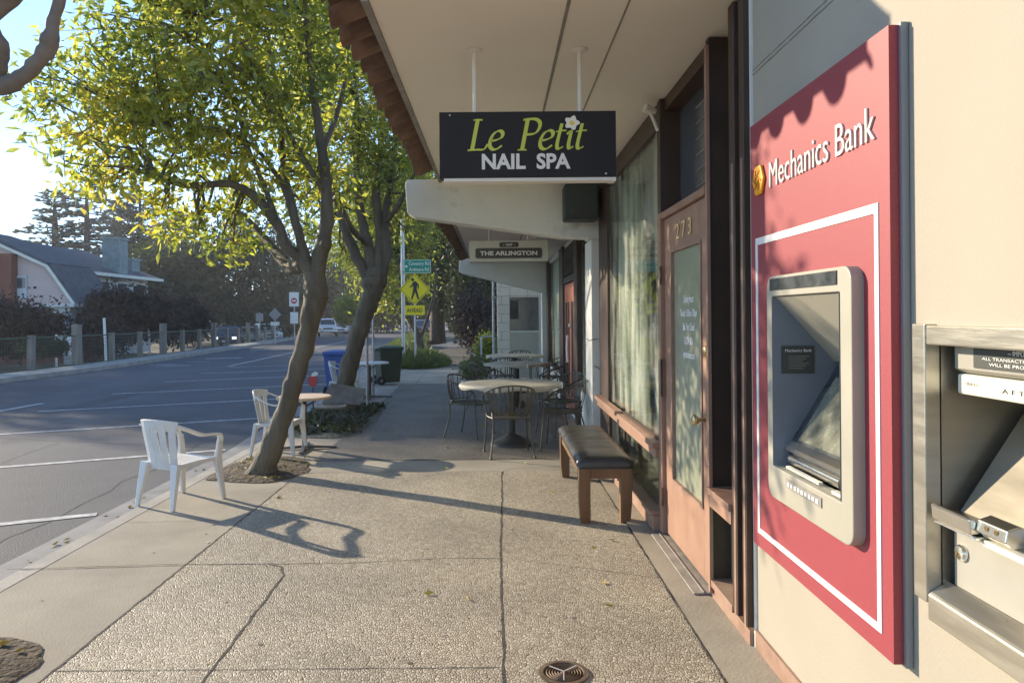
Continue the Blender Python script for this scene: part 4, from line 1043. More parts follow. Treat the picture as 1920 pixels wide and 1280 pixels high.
for i, (x, y, rz, lb_) in enumerate(chairs):
    if i == 0: ch0.location = (x, y, 0); ch0.rotation_euler = (0, 0, R(rz)); ch0['label'] = lb_
    else: dup(ch0, (x, y, 0), R(rz), lb_)

# ---------------------------------------------------------------- moulded plastic chairs
def plastic_chair(loc, rz, label, group='white plastic armchairs on the kerb side'):
    t = thing('plastic_armchair', (0, 0, 0), label, 'chair', group)
    SH = .36
    # seat as slats joined by borders
    mb = MB()
    mb.strip([(0, -.19, SH-.02), (0, -.16, SH-.008)], .38, .012, (1, 0, 0))
    for k in range(7):
        x = -.168 + .056*k; mb.strip([(x, -.165, SH-.008), (x, 0, SH-.014), (x, .14, SH-.004)], .045, .010, (1, 0, 0))
    mb.strip([(0, .135, SH-.004), (0, .19, SH-.002), (0, .21, SH-.02), (0, .213, SH-.045)], [.42, .43, .43, .42], .011, (1, 0, 0))
    for s_ in (-1, 1): mb.strip([(s_*.205, -.19, SH-.02), (s_*.212, 0, SH-.01), (s_*.215, .2, SH-.012)], .035, .03, (1, 0, 0))
    mb.build('seat', 'plastic_white', t, bevel=.003)
    # backrest: curved panel with slots
    mb = MB(); n = 9
    def bp(u, v): # u -1..1 across, v 0..1 up
        ww = .175 + .045*v
        return Vector((u*ww, -.20 - .085*v + .075*u*u*(.4+.6*v), SH-.03 + .36*v + .02*(1-u*u)*(v > .9)))
    mb.strip([bp(u/4, .0) for u in range(-4, 5)], .05, .012, (0, -.2, 1))
    mb.strip([bp(u/4, .93) for u in range(-4, 5)], .075, .014, (0, -.25, 1))
    for k in range(5):
        u = -.8 + .4*k; mb.strip([bp(u, v/5) for v in range(0, 6)], .068, .010, (1, .4*u, 0))
    mb.build('backrest', 'plastic_white', t, bevel=.003)
    for s_ in (-1, 1):
        mb = MB()
        P_ = smooth_path([bp(s_*.98, .93), (s_*.255, -.12, .625), (s_*.27, 0, .575), (s_*.272, .12, .565), (s_*.265, .2, .55), (s_*.25, .225, .50)], [1]*6, 3)[0]
        mb.strip(P_, [.06]*len(P_), .016, (1, 0, 0) if False else [(1, 0, .25) for _ in P_]); mb.build('armrest', 'plastic_white', t, bevel=.004)
        mb = MB(); P_ = [(s_*.25, .225, .52), (s_*.235, .222, .42), (s_*.225, .215, .33), (s_*.24, .235, .16), (s_*.255, .255, 0)]
        mb.strip(P_, [.05, .055, .07, .052, .036], [.03, .034, .045, .036, .026], (0, 1, 0)); mb.build('leg', 'plastic_white', t, bevel=.006)
        mb = MB(); P_ = [(s_*.185, -.2, .36), (s_*.19, -.215, .28), (s_*.205, -.245, .12), (s_*.215, -.265, 0)]
        mb.strip(P_, [.085, .075, .055, .04], [.045, .042, .034, .026], (1, 0, 0)); mb.build('leg', 'plastic_white', t, bevel=.006)
    t.location = loc; t.rotation_euler = (0, 0, R(rz)); return t
pc = plastic_chair((-2.60, 6.06, 0), -26, 'white plastic armchair standing alone on the kerb, seen from behind')
pc.scale = (.93, .93, .98)
dup(pc, (-2.42, 8.2, 0), R(-92), 'white plastic armchair behind the leaning trunk at the round wooden table')
dup(pc, (-2.78, 13.45, 0), R(-92), 'white plastic armchair behind the second trunk at the small pale table')

def bistro(loc, r, h, label, mtop):
    x, y = loc; t = thing('round_table', (x, y, 0), label, 'table')
    mb = MB(); mb.lathe([(0, h), (r*.96, h), (r, h-.01), (r, h-.028), (r*.9, h-.03)], (x, y, 0), 36); mb.build('tabletop', mtop, t, smooth='auto')
    mb = MB(); mb.tube([(x, y, .02), (x, y, h-.03)], .028, 10); mb.build('column', 'iron_black', t, smooth='auto')
    mb = MB(); mb.strip([(x, y, h-.13), (x+.16, y, h-.035)], .02, .02, (0, 1, 0)); mb.strip([(x, y, h-.13), (x-.16, y, h-.035)], .02, .02, (0, 1, 0)); mb.build('brace', 'iron_black', t)
    mb = MB()
    for a in (8, 98, 188, 278): mb.strip([(x, y, .03), (x + .36*r/.31*math.cos(R(a)), y + .36*r/.31*math.sin(R(a)), .014)], .05, [.03, .014], (-math.sin(R(a)), math.cos(R(a)), 0))
    mb.build('base', 'iron_black', t, bevel=.004)
bistro((-2.2, 8.45), .31, .605, 'small round orange-brown wooden table behind the leaning trunk', 'wood_top')
bistro((-2.36, 13.75), .36, .66, 'small pale round table between two thin poles and the green bin', 'sign_white')

gc = thing('garden_chair', (-2.05, 9.75, 0), 'weathered grey low chair on thin metal legs over the planted bed', 'chair')
gc.location = (0, 0, 0)
mb = MB(); mb.strip([(-.28, 0, .33), (0, 0, .325), (.1, 0, .34)], .42, .02, (0, 1, 0))
mb.build('seat', 'soil_grey', gc, bevel=.006)
mb = MB(); mb.strip([(.02, .1, .345), (.05, .22, .42), (.1, .34, .56)], [.52, .54, .5], .018, (1, 0, .1)); mb.build('backrest', 'soil_grey', gc, bevel=.005)
for sx, sy in ((-1, -1), (1, -1), (-1, 1), (1, 1)):
    mb = MB(); mb.tube(smooth_path([(.0+sx*.1, sy*.17, .33), (sx*.2, sy*.18, .28), (sx*.22, sy*.2, .14), (sx*.3, sy*.22, .0)], [1]*4, 3)[0], .011, 6); mb.build('leg', 'iron_black', gc)
gc.location = (-2.08, 9.75, 0); gc.rotation_euler = (0, 0, R(8))

mk_ = thing('red_marker', (-2.93, 11.8, 0), 'small red and white marker on a thin rod beside the blue bin', 'marker')
mb = MB(); mb.tube([(-2.93, 11.8, 0), (-2.93, 11.8, .38)], .012, 6); mb.build('rod', 'iron_black', mk_)
mb = MB(); mb.prism([(-2.93+.08*math.cos(a)*(1.05 if math.sin(a) > 0 else .9), .49+.10*math.sin(a)) for a in [2*PI*k/20 for k in range(20)]], 'y', 11.78, 11.80); mb.build('disc', 'red_sign', mk_, bevel=.004)
mb = MB(); mb.prism([(-2.95, .56), (-2.86, .57), (-2.84, .62), (-2.89, .64), (-2.94, .61)], 'y', 11.77, 11.79); mb.build('top_cap', 'sign_white', mk_)

# ---------------------------------------------------------------- bins
def bin_(name, loc, rz, hw, hd, h, m, ml, label):
    t = thing(name, (0, 0, 0), label, 'bin')
    mb = MB(); vs = []
    for z, f in ((.05, .78), (.5*h, .88), (h*.88, .97), (h*.885, 1.05), (h*.93, 1.05)):
        vs += [(-hw*f, -hd*f, z), (hw*f, -hd*f, z), (hw*f, hd*f, z), (-hw*f, hd*f, z)]
    fs = [(k*4+j, k*4+(j+1) % 4, (k+1)*4+(j+1) % 4, (k+1)*4+j) for k in range(4) for j in range(4)] + [(3, 2, 1, 0), (16, 17, 18, 19)]
    mb.add(vs, fs); mb.build('body', m, t, bevel=.02)
    mb = MB(); mb.add([(-hw*1.08, -hd*1.1, h*.932), (hw*1.08, -hd*1.1, h*.932), (hw*1.08, hd*1.12, h*.932), (-hw*1.08, hd*1.12, h*.932), (-hw*1.04, -hd*1.05, h*.965), (hw*1.04, -hd*1.05, h*.965), (hw*1.04, hd*1.1, h*.965), (-hw*1.04, hd*1.1, h*.965), (-hw*.6, -hd*.5, h), (hw*.6, -hd*.5, h), (hw*.6, hd*.6, h), (-hw*.6, hd*.6, h)],
           [(3,2,1,0),(0,1,5,4),(1,2,6,5),(2,3,7,6),(3,0,4,7),(4,5,9,8),(5,6,10,9),(6,7,11,10),(7,4,8,11),(8,9,10,11)]); mb.build('lid', ml, t, bevel=.012)
    mb = MB(); mb.tube([(-hw*.8, hd*1.2, h*.92), (hw*.8, hd*1.2, h*.92)], .016, 8); mb.box(-hw*.7, -hw*.6, hd*.95, hd*1.2, h*.89, h*.93); mb.box(hw*.6, hw*.7, hd*.95, hd*1.2, h*.89, h*.93); mb.build('handle', m, t)
    for s_ in (-1, 1):
        mb = MB(); mb.lathe([(.02, -.025), (.085, -.025), (.1, -.015), (.1, .015), (.085, .025), (.02, .025)], (s_*hw*.88, hd*.86, .1), 20, 'x'); wl = mb.build('wheel', 'rubber', t, smooth='auto')
        mb = MB(); mb.lathe([(0, -.029), (.03, -.028), (.035, .0), (.03, .028), (0, .029)], (s_*hw*.88, hd*.86, .1), 12, 'x'); mb.build('hub', 'worn_grey', wl)
    t.location = loc; t.rotation_euler = (0, 0, R(rz))
bin_('recycling_bin', (-3.0, 14.1, 0), 175, .23, .25, .88, 'bin_blue', 'bin_blue', 'blue wheeled recycling bin at the kerb behind the trunks')
bin_('compost_bin', (-2.42, 16.5, 0), 118, .24, .27, .86, 'bin_green', 'bin_lid_green', 'dark green wheeled bin with closed lid before the grass clump')

# ---------------------------------------------------------------- poles and traffic signs
def pole(name, x, y, h, r, m, label, cat='pole', z0=None):
    t = thing(name, (x, y, gz(y)), label, cat); z = gz(y) if z0 is None else z0
    mb = MB(); mb.tube([(x, y, z-.05), (x, y, z+h)], r, 12); mb.build('post', m, t, smooth='auto'); return t
for x, y, lb_ in ((-2.07, 11.85, 'nearer of two thin metal poles beside the second trunk'), (-2.33, 14.0, 'farther of two thin metal poles beside the second trunk')):
    t = pole('thin_pole', x, y, 1.75, .021, 'galv', lb_)
    mb = MB(); mb.lathe([(.07, .004), (.07, .014), (.03, .022)], (x, y, 0), 16); mb.build('foot', 'galv', t)
    mb = MB(); mb.lathe([(.022, 1.75), (.024, 1.76), (.01, 1.785), (0, 1.787)], (x, y, 0), 12); mb.build('cap', 'galv', t)
sp = pole('street_sign_pole', -2.76, 22, 4.4, .055, 'galv', 'tall galvanised pole carrying the green street name sign', 'pole')
mb = MB(); mb.lathe([(.09, 0), (.09, .25), (.058, .3)], (-2.76, 22, 0), 16); mb.build('base_sleeve', 'galv', sp, smooth='auto')
sn = thing('street_name_sign', (-2.35, 21.93, 2.79), 'green street name sign reading Coventry and Ardmore on the tall pole', 'sign')
mb = MB(); mb.prism(rrect(-2.72, -1.92, 2.78, 3.185, .03), 'y', 21.925, 21.94); gb = mb.build('sign_plate', 'green_sign', sn)
mb = MB(); o_, i2 = rrect(-2.71, -1.93, 2.79, 3.175, .03), rrect(-2.70, -1.94, 2.80, 3.165, .025); n_ = len(o_)
mb.add([(p[0], 21.922, p[1]) for p in o_] + [(p[0], 21.922, p[1]) for p in i2], [(i, n_+i, n_+(i+1) % n_, (i+1) % n_) for i in range(n_)]); mb.build('border', 'sign_white', gb)
text('sign_lettering', 'Coventry Rd', .15, 'sign_white', (-2.27, 21.921, 3.02), (1, 0, 0), (0, 0, 1), gb, width=.6, ext=.001)
text('sign_lettering', 'Ardmore Rd', .15, 'sign_white', (-2.27, 21.921, 2.845), (1, 0, 0), (0, 0, 1), gb, width=.58, ext=.001)
mb = MB(); mb.prism([(-2.69, 2.985), (-2.64, 3.03), (-2.64, 3.0), (-2.60, 3.0), (-2.60, 2.97), (-2.64, 2.97), (-2.64, 2.94)], 'y', 21.920, 21.9235); mb.build('arrow', 'sign_white', gb)
mb = MB(); mb.tube([(-2.76, 21.95, 2.85), (-2.76, 21.95, 3.1)], .06, 10); mb.build('bracket', 'galv', sn)

def ped_sign(x, y, zc, half, z0, label, ahead=True):
    t = thing('crossing_sign', (x, y, z0), label, 'sign')
    mb = MB(); mb.tube([(x, y+.03, z0-.05), (x, y+.03, zc+half*.6)], .028 if ahead else .03, 8); mb.build('post', 'galv', t)
    def dia(h, ya, yb, m, nm, par, rr=.08):
        pts = []
        for k in range(4):
            for j in (-1, 0, 1):
                a = R(90*k) + j*.06; q = h*(1-rr*.5*(1 if j else .55)); pts.append((x + q*math.cos(a), zc + q*math.sin(a)))
        mb = MB(); mb.prism(pts, 'y', ya, yb); return mb.build(nm, m, par)
    pl_ = dia(half, y-.006, y, 'yellow_sign', 'sign_plate', t)
    o_ = MB(); A = [(half*.93*math.cos(R(90*k)), half*.93*math.sin(R(90*k))) for k in range(4)]; B = [(half*.89*math.cos(R(90*k)), half*.89*math.sin(R(90*k))) for k in range(4)]
    o_.add([(x+p[0], y-.008, zc+p[1]) for p in A+B], [(k, 4+k, 4+(k+1) % 4, (k+1) % 4) for k in range(4)]); o_.build('border', 'black_paint', pl_)
    s_ = half/.54; yy_ = y-.009
    mb = MB(); mb.prism([(x-.06*s_+.055*s_*math.cos(a), zc+.335*s_+.055*s_*math.sin(a)) for a in [2*PI*k/16 for k in range(16)]], 'y', yy_-.002, yy_)
    def st(k, pts, wd): mb.strip([(x+p[0]*s_, yy_-.0012*(k+1), zc+p[1]*s_) for p in pts], [w_*s_ for w_ in wd], .001, [(1, 0, 0.001)]*0 or (.0, 0, 0) ) if False else None
    def limb(k, pts, wd):
        vs = []; n = len(pts)
        for i, p in enumerate(pts):
            a = Vector(pts[max(0, i-1)]); b_ = Vector(pts[min(n-1, i+1)]); d = (b_-a).normalized(); nn = Vector((-d.y, d.x))*wd[i]/2*s_
            for g_ in (1, -1): vs.append((x+p[0]*s_+nn.x*g_, yy_-.0015*(k+1), zc+p[1]*s_+nn.y*g_))
        mb.add(vs, [(2*i, 2*i+1, 2*i+3, 2*i+2) for i in range(n-1)])
    limb(1, [(-.01, .27), (.02, .18), (.02, .02)], [.12, .15, .12])
    limb(2, [(.015, .05), (.07, -.12), (.13, -.34)], [.09, .075, .055]); limb(3, [(.01, .05), (-.03, -.12), (-.10, -.34)], [.09, .075, .055])
    limb(4, [(.05, .24), (.13, .14), (.13, .02)], [.06, .05, .04]); limb(5, [(-.03, .24), (-.09, .12), (-.17, .07)], [.06, .05, .04])
    mb.build('walking_figure', 'black_paint', pl_)
    if ahead:
        mb = MB(); mb.prism(rrect(x-.28, x+.29, zc-.745, zc-.465, .03), 'y', y-.006, y); ap = mb.build('ahead_plate', 'yellow_sign', t)
        text('ahead_lettering', 'AHEAD', .17, 'black_paint', (x, y-.009, zc-.665), (1, 0, 0), (0, 0, 1), ap, width=.46, ext=.001, bold=.003)
ped_sign(-2.36, 21.5, 2.29, .45, 0, 'yellow diamond crossing sign with a walking figure and AHEAD plate')
q = at(664, 588, 68); ped_sign(q.x, 68, q.z, .56, gz(68), 'small distant yellow crossing sign past the second trunk', False)

def far_sign(px, py, Y, h, plates, label, name='road_sign'):
    q = at(px, py, Y); z0 = gz(Y) - .3
    t = thing(name, (q.x, Y, z0), label, 'sign')
    mb = MB(); mb.tube([(q.x, Y, z0), (q.x, Y, h)], .04, 8); mb.build('post', 'galv', t)
    for kind, zc, hw_, hh, m in plates:
        mb = MB()
        if kind == 'rect': mb.box(q.x-hw_, q.x+hw_, Y-.06, Y-.045, zc-hh, zc+hh)
        if kind == 'dia': mb.prism([(q.x+hw_, zc), (q.x, zc+hh), (q.x-hw_, zc), (q.x, zc-hh)], 'y', Y-.06, Y-.045)
        pl_ = mb.build('sign_plate', m, t)
        if kind == 'rect' and m == 'sign_white' and hh > .45 and 'red' in label:
            mb = MB(); mb.prism([(q.x+hw_*.62*math.cos(2*PI*k/20), zc-.1+hw_*.62*math.sin(2*PI*k/20)) for k in range(20)], 'y', Y-.068, Y-.062); dd = mb.build('red_disc', 'red_sign', pl_)
            mb = MB(); mb.box(q.x-hw_*.4, q.x+hw_*.4, Y-.074, Y-.069, zc-.15, zc-.05); mb.build('white_bar', 'sign_white', dd)
far_sign(552, 600, 52, 3.3, (('rect', 2.78, .34, .5, 'sign_white'), ('rect', 1.48, .28, .4, 'sign_white')), 'white road sign with a red disc above a second white plate')
far_sign(516, 610, 50, 2.1, (('dia', 1.72, .42, .45, 'sign_back'), ('rect', 1.1, .3, .12, 'sign_white')), 'grey diamond sign seen from behind above the fence')
far_sign(487, 600, 56, 1.9, (('rect', 1.55, .28, .3, 'sign_back'),), 'small grey square sign left of the grey diamond')

# ---------------------------------------------------------------- fence across the street
fn = thing('wire_fence', (leftx(25)-1.15, 25, -.1), 'wire mesh fence with weathered wooden posts along the far kerb', 'fence')
posts = []; k = 0; y = 16.9
while y < 62:
    tall = (k % 3 == 1) if False else False
    posts.append(y); y += 2.62 + .015*(y-20); k += 1
ti = min(range(len(posts)), key=lambda i: abs(posts[i]-25))
for i, y in enumerate(posts):
    x = leftx(y)-1.15; tall = (i-ti) % 3 == 0; h = 1.5 if tall else 1.18; w_ = .12 if tall else .085; rr = random.Random(i)
    mb = MB(); l = rr.uniform(-.02, .02)
    mb.add([(x-w_, y-w_, -.25+gz(y)), (x+w_, y-w_, -.25+gz(y)), (x+w_, y+w_, -.25+gz(y)), (x-w_, y+w_, -.25+gz(y)), (x-w_+l, y-w_, h+gz(y)-.13), (x+w_+l, y-w_, h+gz(y)-.13), (x+w_+l, y+w_, h+gz(y)-.13), (x-w_+l, y+w_, h+gz(y)-.13)],
           [(0,3,2,1),(4,5,6,7),(0,1,5,4),(1,2,6,5),(2,3,7,6),(3,0,4,7)]); mb.build('post', 'post_wood', fn, bevel=.015)
mb = MB()
for i in range(len(posts)-1):
    for z, r_ in ((.98, .022), (.02, .02)):
        a_, b_ = posts[i], posts[i+1]; mb.tube([(leftx(a_)-1.15, a_, z+gz(a_)), (leftx(b_)-1.15, b_, z+gz(b_))], r_, 6)
mb.build('rail', 'bin_lid_green', fn)
mb = MB()
for i in range(len(posts)-1):
    a_, b_ = posts[i], posts[i+1]; n = int((b_-a_)/.13)
    for k in range(n):
        ya_ = a_+(b_-a_)*k/n; mb.strip([(leftx(ya_)-1.15, ya_, .02+gz(ya_)), (leftx(ya_)-1.15, ya_, .97+gz(ya_))], .006, .006, (0, 1, 0))
    for k in range(7):
        z = .12+.12*k; mb.strip([(leftx(a_)-1.15, a_, z+gz(a_)), (leftx(b_)-1.15, b_, z+gz(b_))], .007, .007, (0, 0, 1))
mb.build('wire_mesh', 'mesh_wire', fn)
for px, Y, h, lb_ in ((199, 29, 1.75, 'thin leaning stake behind the fence, nearer one'), (281, 36, 1.5, 'thin leaning stake behind the fence, farther one')):
    q = at(px, 600, Y); t = tag((lambda mb: mb.tube([(q.x, Y, -.6), (q.x-.08, Y, h-.2)], .05, 6))(MB()).build('stake', 'sign_white'), lb_, 'stake')

# ---------------------------------------------------------------- cars
def car(kind, loc, rz, paint, label, group):
    t = thing({'suv': 'parked_suv', 'sedan': 'parked_car', 'pickup': 'pickup_truck'}[kind], (0, 0, 0), label, {'suv': 'car', 'sedan': 'car', 'pickup': 'truck'}[kind], group)
    if kind == 'pickup':
        body = [(-2.7, .45), (-2.75, .75), (-2.7, 1.0), (-1.3, 1.15), (.85, 1.15), (.9, 1.18), (2.6, 1.2), (2.65, .8), (2.6, .5)]; cab = [(-1.35, 1.14), (-.7, 1.78), (-.4, 1.85), (.55, 1.85), (.85, 1.75), (.95, 1.14)]; WB = (-1.75, 1.7); W_, wr = .95, .39
    elif kind == 'suv':
        body = [(-2.2, .38), (-2.3, .6), (-2.25, .88), (-1.2, 1.05), (1.9, 1.08), (2.2, 1.0), (2.25, .6), (2.15, .4)]; cab = [(-1.3, 1.03), (-.45, 1.58), (-.1, 1.66), (1.3, 1.66), (1.75, 1.55), (2.1, 1.05)]; WB = (-1.4, 1.4); W_, wr = .92, .35
    else:
        body = [(-2.2, .3), (-2.28, .5), (-2.2, .72), (-1.1, .9), (1.6, .95), (2.2, .92), (2.25, .6), (2.15, .35)]; cab = [(-1.15, .88), (-.4, 1.36), (-.1, 1.43), (.75, 1.43), (1.2, 1.32), (1.8, .93)]; WB = (-1.35, 1.35); W_, wr = .88, .32
    def loft(prof, ws):
        mb = MB(); vs = []; n = len(prof); cy_ = sum(p[0] for p in prof)/n; cz_ = sum(p[1] for p in prof)/n
        for wx, f in ws: vs += [(wx, cy_+(p[0]-cy_)*f, cz_+(p[1]-cz_)*f) for p in prof]
        k = len(ws); fs = [(i*n+j, i*n+(j+1) % n, (i+1)*n+(j+1) % n, (i+1)*n+j) for i in range(k-1) for j in range(n)] + [tuple(range(n))[::-1], tuple(range((k-1)*n, k*n))]
        return mb.add(vs, fs)
    bd_ = loft(body, [(-W_, .93), (-W_*.93, .985), (-W_*.6, 1), (W_*.6, 1), (W_*.93, .985), (W_, .93)]).build('body', paint, t, smooth='auto', bevel=.03)
    vs = []; n = len(cab); mb = MB(); zb = cab[0][1]; zt = max(p[1] for p in cab)
    for s_ in (-1, -.86, .86, 1):
        for p in cab:
            f = 1 - .18*(p[1]-zb)/(zt-zb); vs.append((s_*W_*.93*f, p[0], p[1]))
    mb.add(vs, [(i*n+j, i*n+(j+1) % n, (i+1)*n+(j+1) % n, (i+1)*n+j) for i in range(3) for j in range(n)] + [tuple(range(n))[::-1], tuple(range(3*n, 4*n))]); mb.build('cabin', paint, t, smooth='auto', bevel=.02)
    def cx(z, f=1): return W_*.93*(1-.18*(z-zb)/(zt-zb))*f
    (ya_, za_), (yb_, zb_) = cab[0], cab[1]
    def glass(p0, p1, off, nm):
        mb = MB(); d = Vector((0, p1[0]-p0[0], p1[1]-p0[1])).normalized(); nn = Vector((0, -d.z, d.y)) * off
        a = [p0[0]+(p1[0]-p0[0])*f for f in (.1, .93)]; b_ = [p0[1]+(p1[1]-p0[1])*f for f in (.1, .93)]
        mb.quad(*[(x_, y_+nn.y, z_+nn.z) for x_, y_, z_ in ((-cx(b_[0], .88), a[0], b_[0]), (cx(b_[0], .88), a[0], b_[0]), (cx(b_[1], .86), a[1], b_[1]), (-cx(b_[1], .86), a[1], b_[1]))]); mb.build(nm, 'car_glass', t)
    glass(cab[0], cab[1], .012, 'windscreen'); glass(cab[-1], cab[-2], -.012, 'rear_window')
    for s_ in (-1, 1):
        mb = MB(); y_f, y_b = cab[1][0], cab[-2][0]; z0_, z1_ = zb+.08, zt-.1
        for (p, q_) in ((cab[0][0]+.35, (y_f+y_b)/2-.05), ((y_f+y_b)/2+.05, cab[-1][0]-.25)):
            pt = max(p, y_f+.05) if p < 0 else p; qt = min(q_, y_b-.05)
            pts = [(s_*(cx(z0_)+.012), p, z0_), (s_*(cx(z0_)+.012), q_, z0_), (s_*(cx(z1_)+.012), qt, z1_), (s_*(cx(z1_)+.012), pt, z1_)]
            mb.quad(*(pts if s_ > 0 else pts[::-1]))
        mb.build('side_window', 'car_glass', t)
        for y_ in WB:
            mb = MB(); mb.lathe([(wr*.6, -.1), (wr*.95, -.1), (wr, -.07), (wr, .07), (wr*.95, .1), (wr*.6, .1)], (s_*(W_-.08), y_, wr), 20, 'x'); wl = mb.build('wheel', 'rubber', t, smooth='auto')
            mb = MB(); mb.lathe([(0, -.105), (wr*.58, -.09), (wr*.6, 0), (wr*.58, .09), (0, .105)], (s_*(W_-.08), y_, wr), 14, 'x'); mb.build('rim', 'car_silver', wl)
        fy = body[1][0]; mb = MB(); mb.box(s_*W_*.55, s_*W_*.9, fy-.0, fy+.12, body[2][1]-.24, body[2][1]-.08); mb.build('headlight', 'lamp_glass', t, bevel=.02)
        by_ = body[-2][0]; mb = MB(); mb.box(s_*W_*.65, s_*W_*.93, by_-.1, by_+.01, body[-2][1]+.08, body[-2][1]+.26); mb.build('tail_light', 'red_sign', t, bevel=.02)
        mb = MB(); mb.box(s_*(W_-.02), s_*(W_+.16), cab[0][0]+.35, cab[0][0]+.47, zb+.02, zb+.16); mb.build('wing_mirror', paint, t, bevel=.02)
    fy = body[1][0]; mb = MB(); mb.box(-W_*.5, W_*.5, fy-.012, fy+.06, body[2][1]-.25, body[2][1]-.1); mb.build('grille', 'black_paint', t)
    mb = MB(); mb.box(-.2, .2, fy-.03, fy-.014, body[0][1]+.05, body[0][1]+.17); mb.build('number_plate', 'sign_white', t)
    mb = MB(); mb.box(-W_*.85, W_*.85, fy-.02, fy+.1, body[0][1]-.06, body[0][1]+.04); mb.build('bumper', 'black_paint', t, bevel=.02)
    t.location = loc; t.rotation_euler = (0, 0, R(rz)); return t
GL = -.55
s1 = car('suv', (at(430, 640, 58).x, 58, GL-.35), 12, 'car_blue', 'dark blue suv with lit headlights behind the fence', 'cars parked beyond the fence')
s1.location.z = -.72
for ch in s1.children:
    if ch.name.startswith('headlight'):
        ch.data.materials.clear(); ch.data.materials.append(M['lamp_lit'])
car('sedan', (at(464, 630, 67).x, 67, -.70), 12, 'car_white', 'white car just behind the dark blue suv', 'cars parked beyond the fence')
car('suv', (at(500, 630, 66).x, 66, -.68), 30, 'car_silver', 'silver car farthest right behind the fence posts', 'cars parked beyond the fence').location.z = -.66
pk = car('pickup', (at(614, 628, 78).x, 78, -.13+gz(78)), 14, 'car_white', 'white pickup truck parked beyond the leaning trunk', 'cars parked down the street')
mb = MB(); mb.box(-.9, -.72, -2.78, -2.72, .72, .86); o = mb.build('indicator_lamp', 'amber', None); o.parent = pk
car('sedan', (at(637, 628, 92).x, 92, -.13+gz(95)), 16, 'car_white', 'white car behind the white pickup', 'cars parked down the street')
car('suv', (at(658, 620, 96).x, 96, -.13+gz(96)), 16, 'car_silver', 'silver suv farther down the street left of the second trunk', 'cars parked down the street')
car('sedan', (at(708, 606, 118).x, 118, -.1+gz(118)), 60, 'car_silver', 'silver car on the grass side right of the second trunk', 'cars parked down the street')
car('suv', (at(794, 604, 75).x, 75, -.13+gz(75)), 4, 'car_black', 'black suv at the kerb behind the crossing sign post', 'cars parked down the street')

# ---------------------------------------------------------------- houses across the street
h1 = thing('barn_roofed_house', (-27, 36, -.5), 'pink gambrel roofed house with brown shingle bay at the left edge', 'house')
Yh = 36; prof = [at(150, 577, Yh), at(95, 500, Yh), at(0, 457, Yh), at(-70, 435, Yh), at(-200, 500, Yh), at(-260, 577, Yh)]
pz = [(p.x, p.z) for p in prof]; low = -.6
mb = MB(); mb.prism([(pz[0][0]-.1, pz[0][1])] + pz[1:-1] + [(pz[-1][0]+.1, pz[-1][1])], 'y', Yh, Yh+3.4); mb.build('gable_wall', 'house_pink', h1)
mb = MB(); mb.box(pz[-1][0]+.3, pz[0][0]-.3, Yh+.4, Yh+3.4, low, pz[0][1]-.02); mb.build('ground_floor_wall', 'house_brown', h1)
mb = MB()
for i in range(len(pz)-1):
    a_, b_ = Vector((pz[i][0], 0, pz[i][1])), Vector((pz[i+1][0], 0, pz[i+1][1])); d = (b_-a_).normalized(); nn = Vector((-d.z, 0, d.x)) if i < 99 else None
    if nn.dot(Vector((0, 0, 1))) < 0: nn = -nn
    if i == 0: nn = Vector((abs(nn.x), 0, abs(nn.z)))
    p, q_ = a_ + nn*.02, b_ + nn*.02; p2, q2 = a_ + nn*.2, b_ + nn*.2
    mb.add([(p.x, Yh-.25, p.z), (q_.x, Yh-.25, q_.z), (q2.x, Yh-.25, q2.z), (p2.x, Yh-.25, p2.z), (p.x, Yh+3.4, p.z), (q_.x, Yh+3.4, q_.z), (q2.x, Yh+3.4, q2.z), (p2.x, Yh+3.4, p2.z)],
           [(0,1,2,3),(7,6,5,4),(0,4,5,1),(1,5,6,2),(2,6,7,3),(3,7,4,0)])
mb.build('roof', 'roof_grey', h1)
mb = MB()
for i in range(2):
    a_, b_ = Vector((pz[i][0], Yh-.3, pz[i][1])), Vector((pz[i+1][0], Yh-.3, pz[i+1][1])); mb.strip([a_, b_], .13, .06, (b_-a_).cross(Vector((0, 1, 0))))
mb.build('bargeboard', 'white_trim', h1)
bx_ = at(34, 570, Yh).x
mb = MB(); mb.box(bx_-5, bx_, Yh-.5, Yh-.01, 1.0, at(34, 473, Yh-1).z); mb.build('shingle_bay', 'house_brown', h1)
q = at(42, 548, Yh); mb = MB(); mb.box(q.x-.25, q.x+.25, Yh-.08, Yh-.01, q.z-.3, q.z+.8); wn = mb.build('window', 'house_white', h1); mb = MB(); mb.box(q.x-.2, q.x+.2, Yh-.09, Yh-.082, q.z+.2, q.z+.7); mb.build('pane', 'pane_dark', wn)
q = at(66, 539, Yh); mb = MB(); mb.box(q.x-.06, q.x+.06, Yh-.05, Yh-.01, q.z-.05, q.z+.05); mb.build('vent', 'dark_void', h1)
mb = MB(); a_ = at(92, 573, Yh-1); b_ = at(152, 573, Yh-1); mb.box(a_.x, b_.x, Yh-1.6, Yh-.3, a_.z-.08, a_.z+.08); mb.box(a_.x+.4, b_.x-.3, Yh-1.4, Yh-.4, a_.z-.35, a_.z-.1); mb.build('porch_roof', 'white_trim', h1)
q = at(133, 600, Yh-1); mb = MB(); mb.box(q.x-.18, q.x+.18, Yh-1.3, Yh-.9, low, q.z+.75); mb.build('porch_post', 'house_white', h1)
h2 = thing('long_roofed_house', (-24, 44, -.5), 'long white house with grey roof and chimneys behind the pink gable', 'house')
a_ = at(155, 505, 39.5); ez = a_.z; ex = a_.x; rz_ = at(68, 470, 39.5).z
mb = MB(); mb.prism([(ex-.3, low), (ex-.3, ez-.05), (ex-4.5, ez+1.3), (ex-9, ez-.05), (ex-9, low)], 'y', 39.5, 47.5); mb.build('wall', 'house_white', h2)
mb = MB()
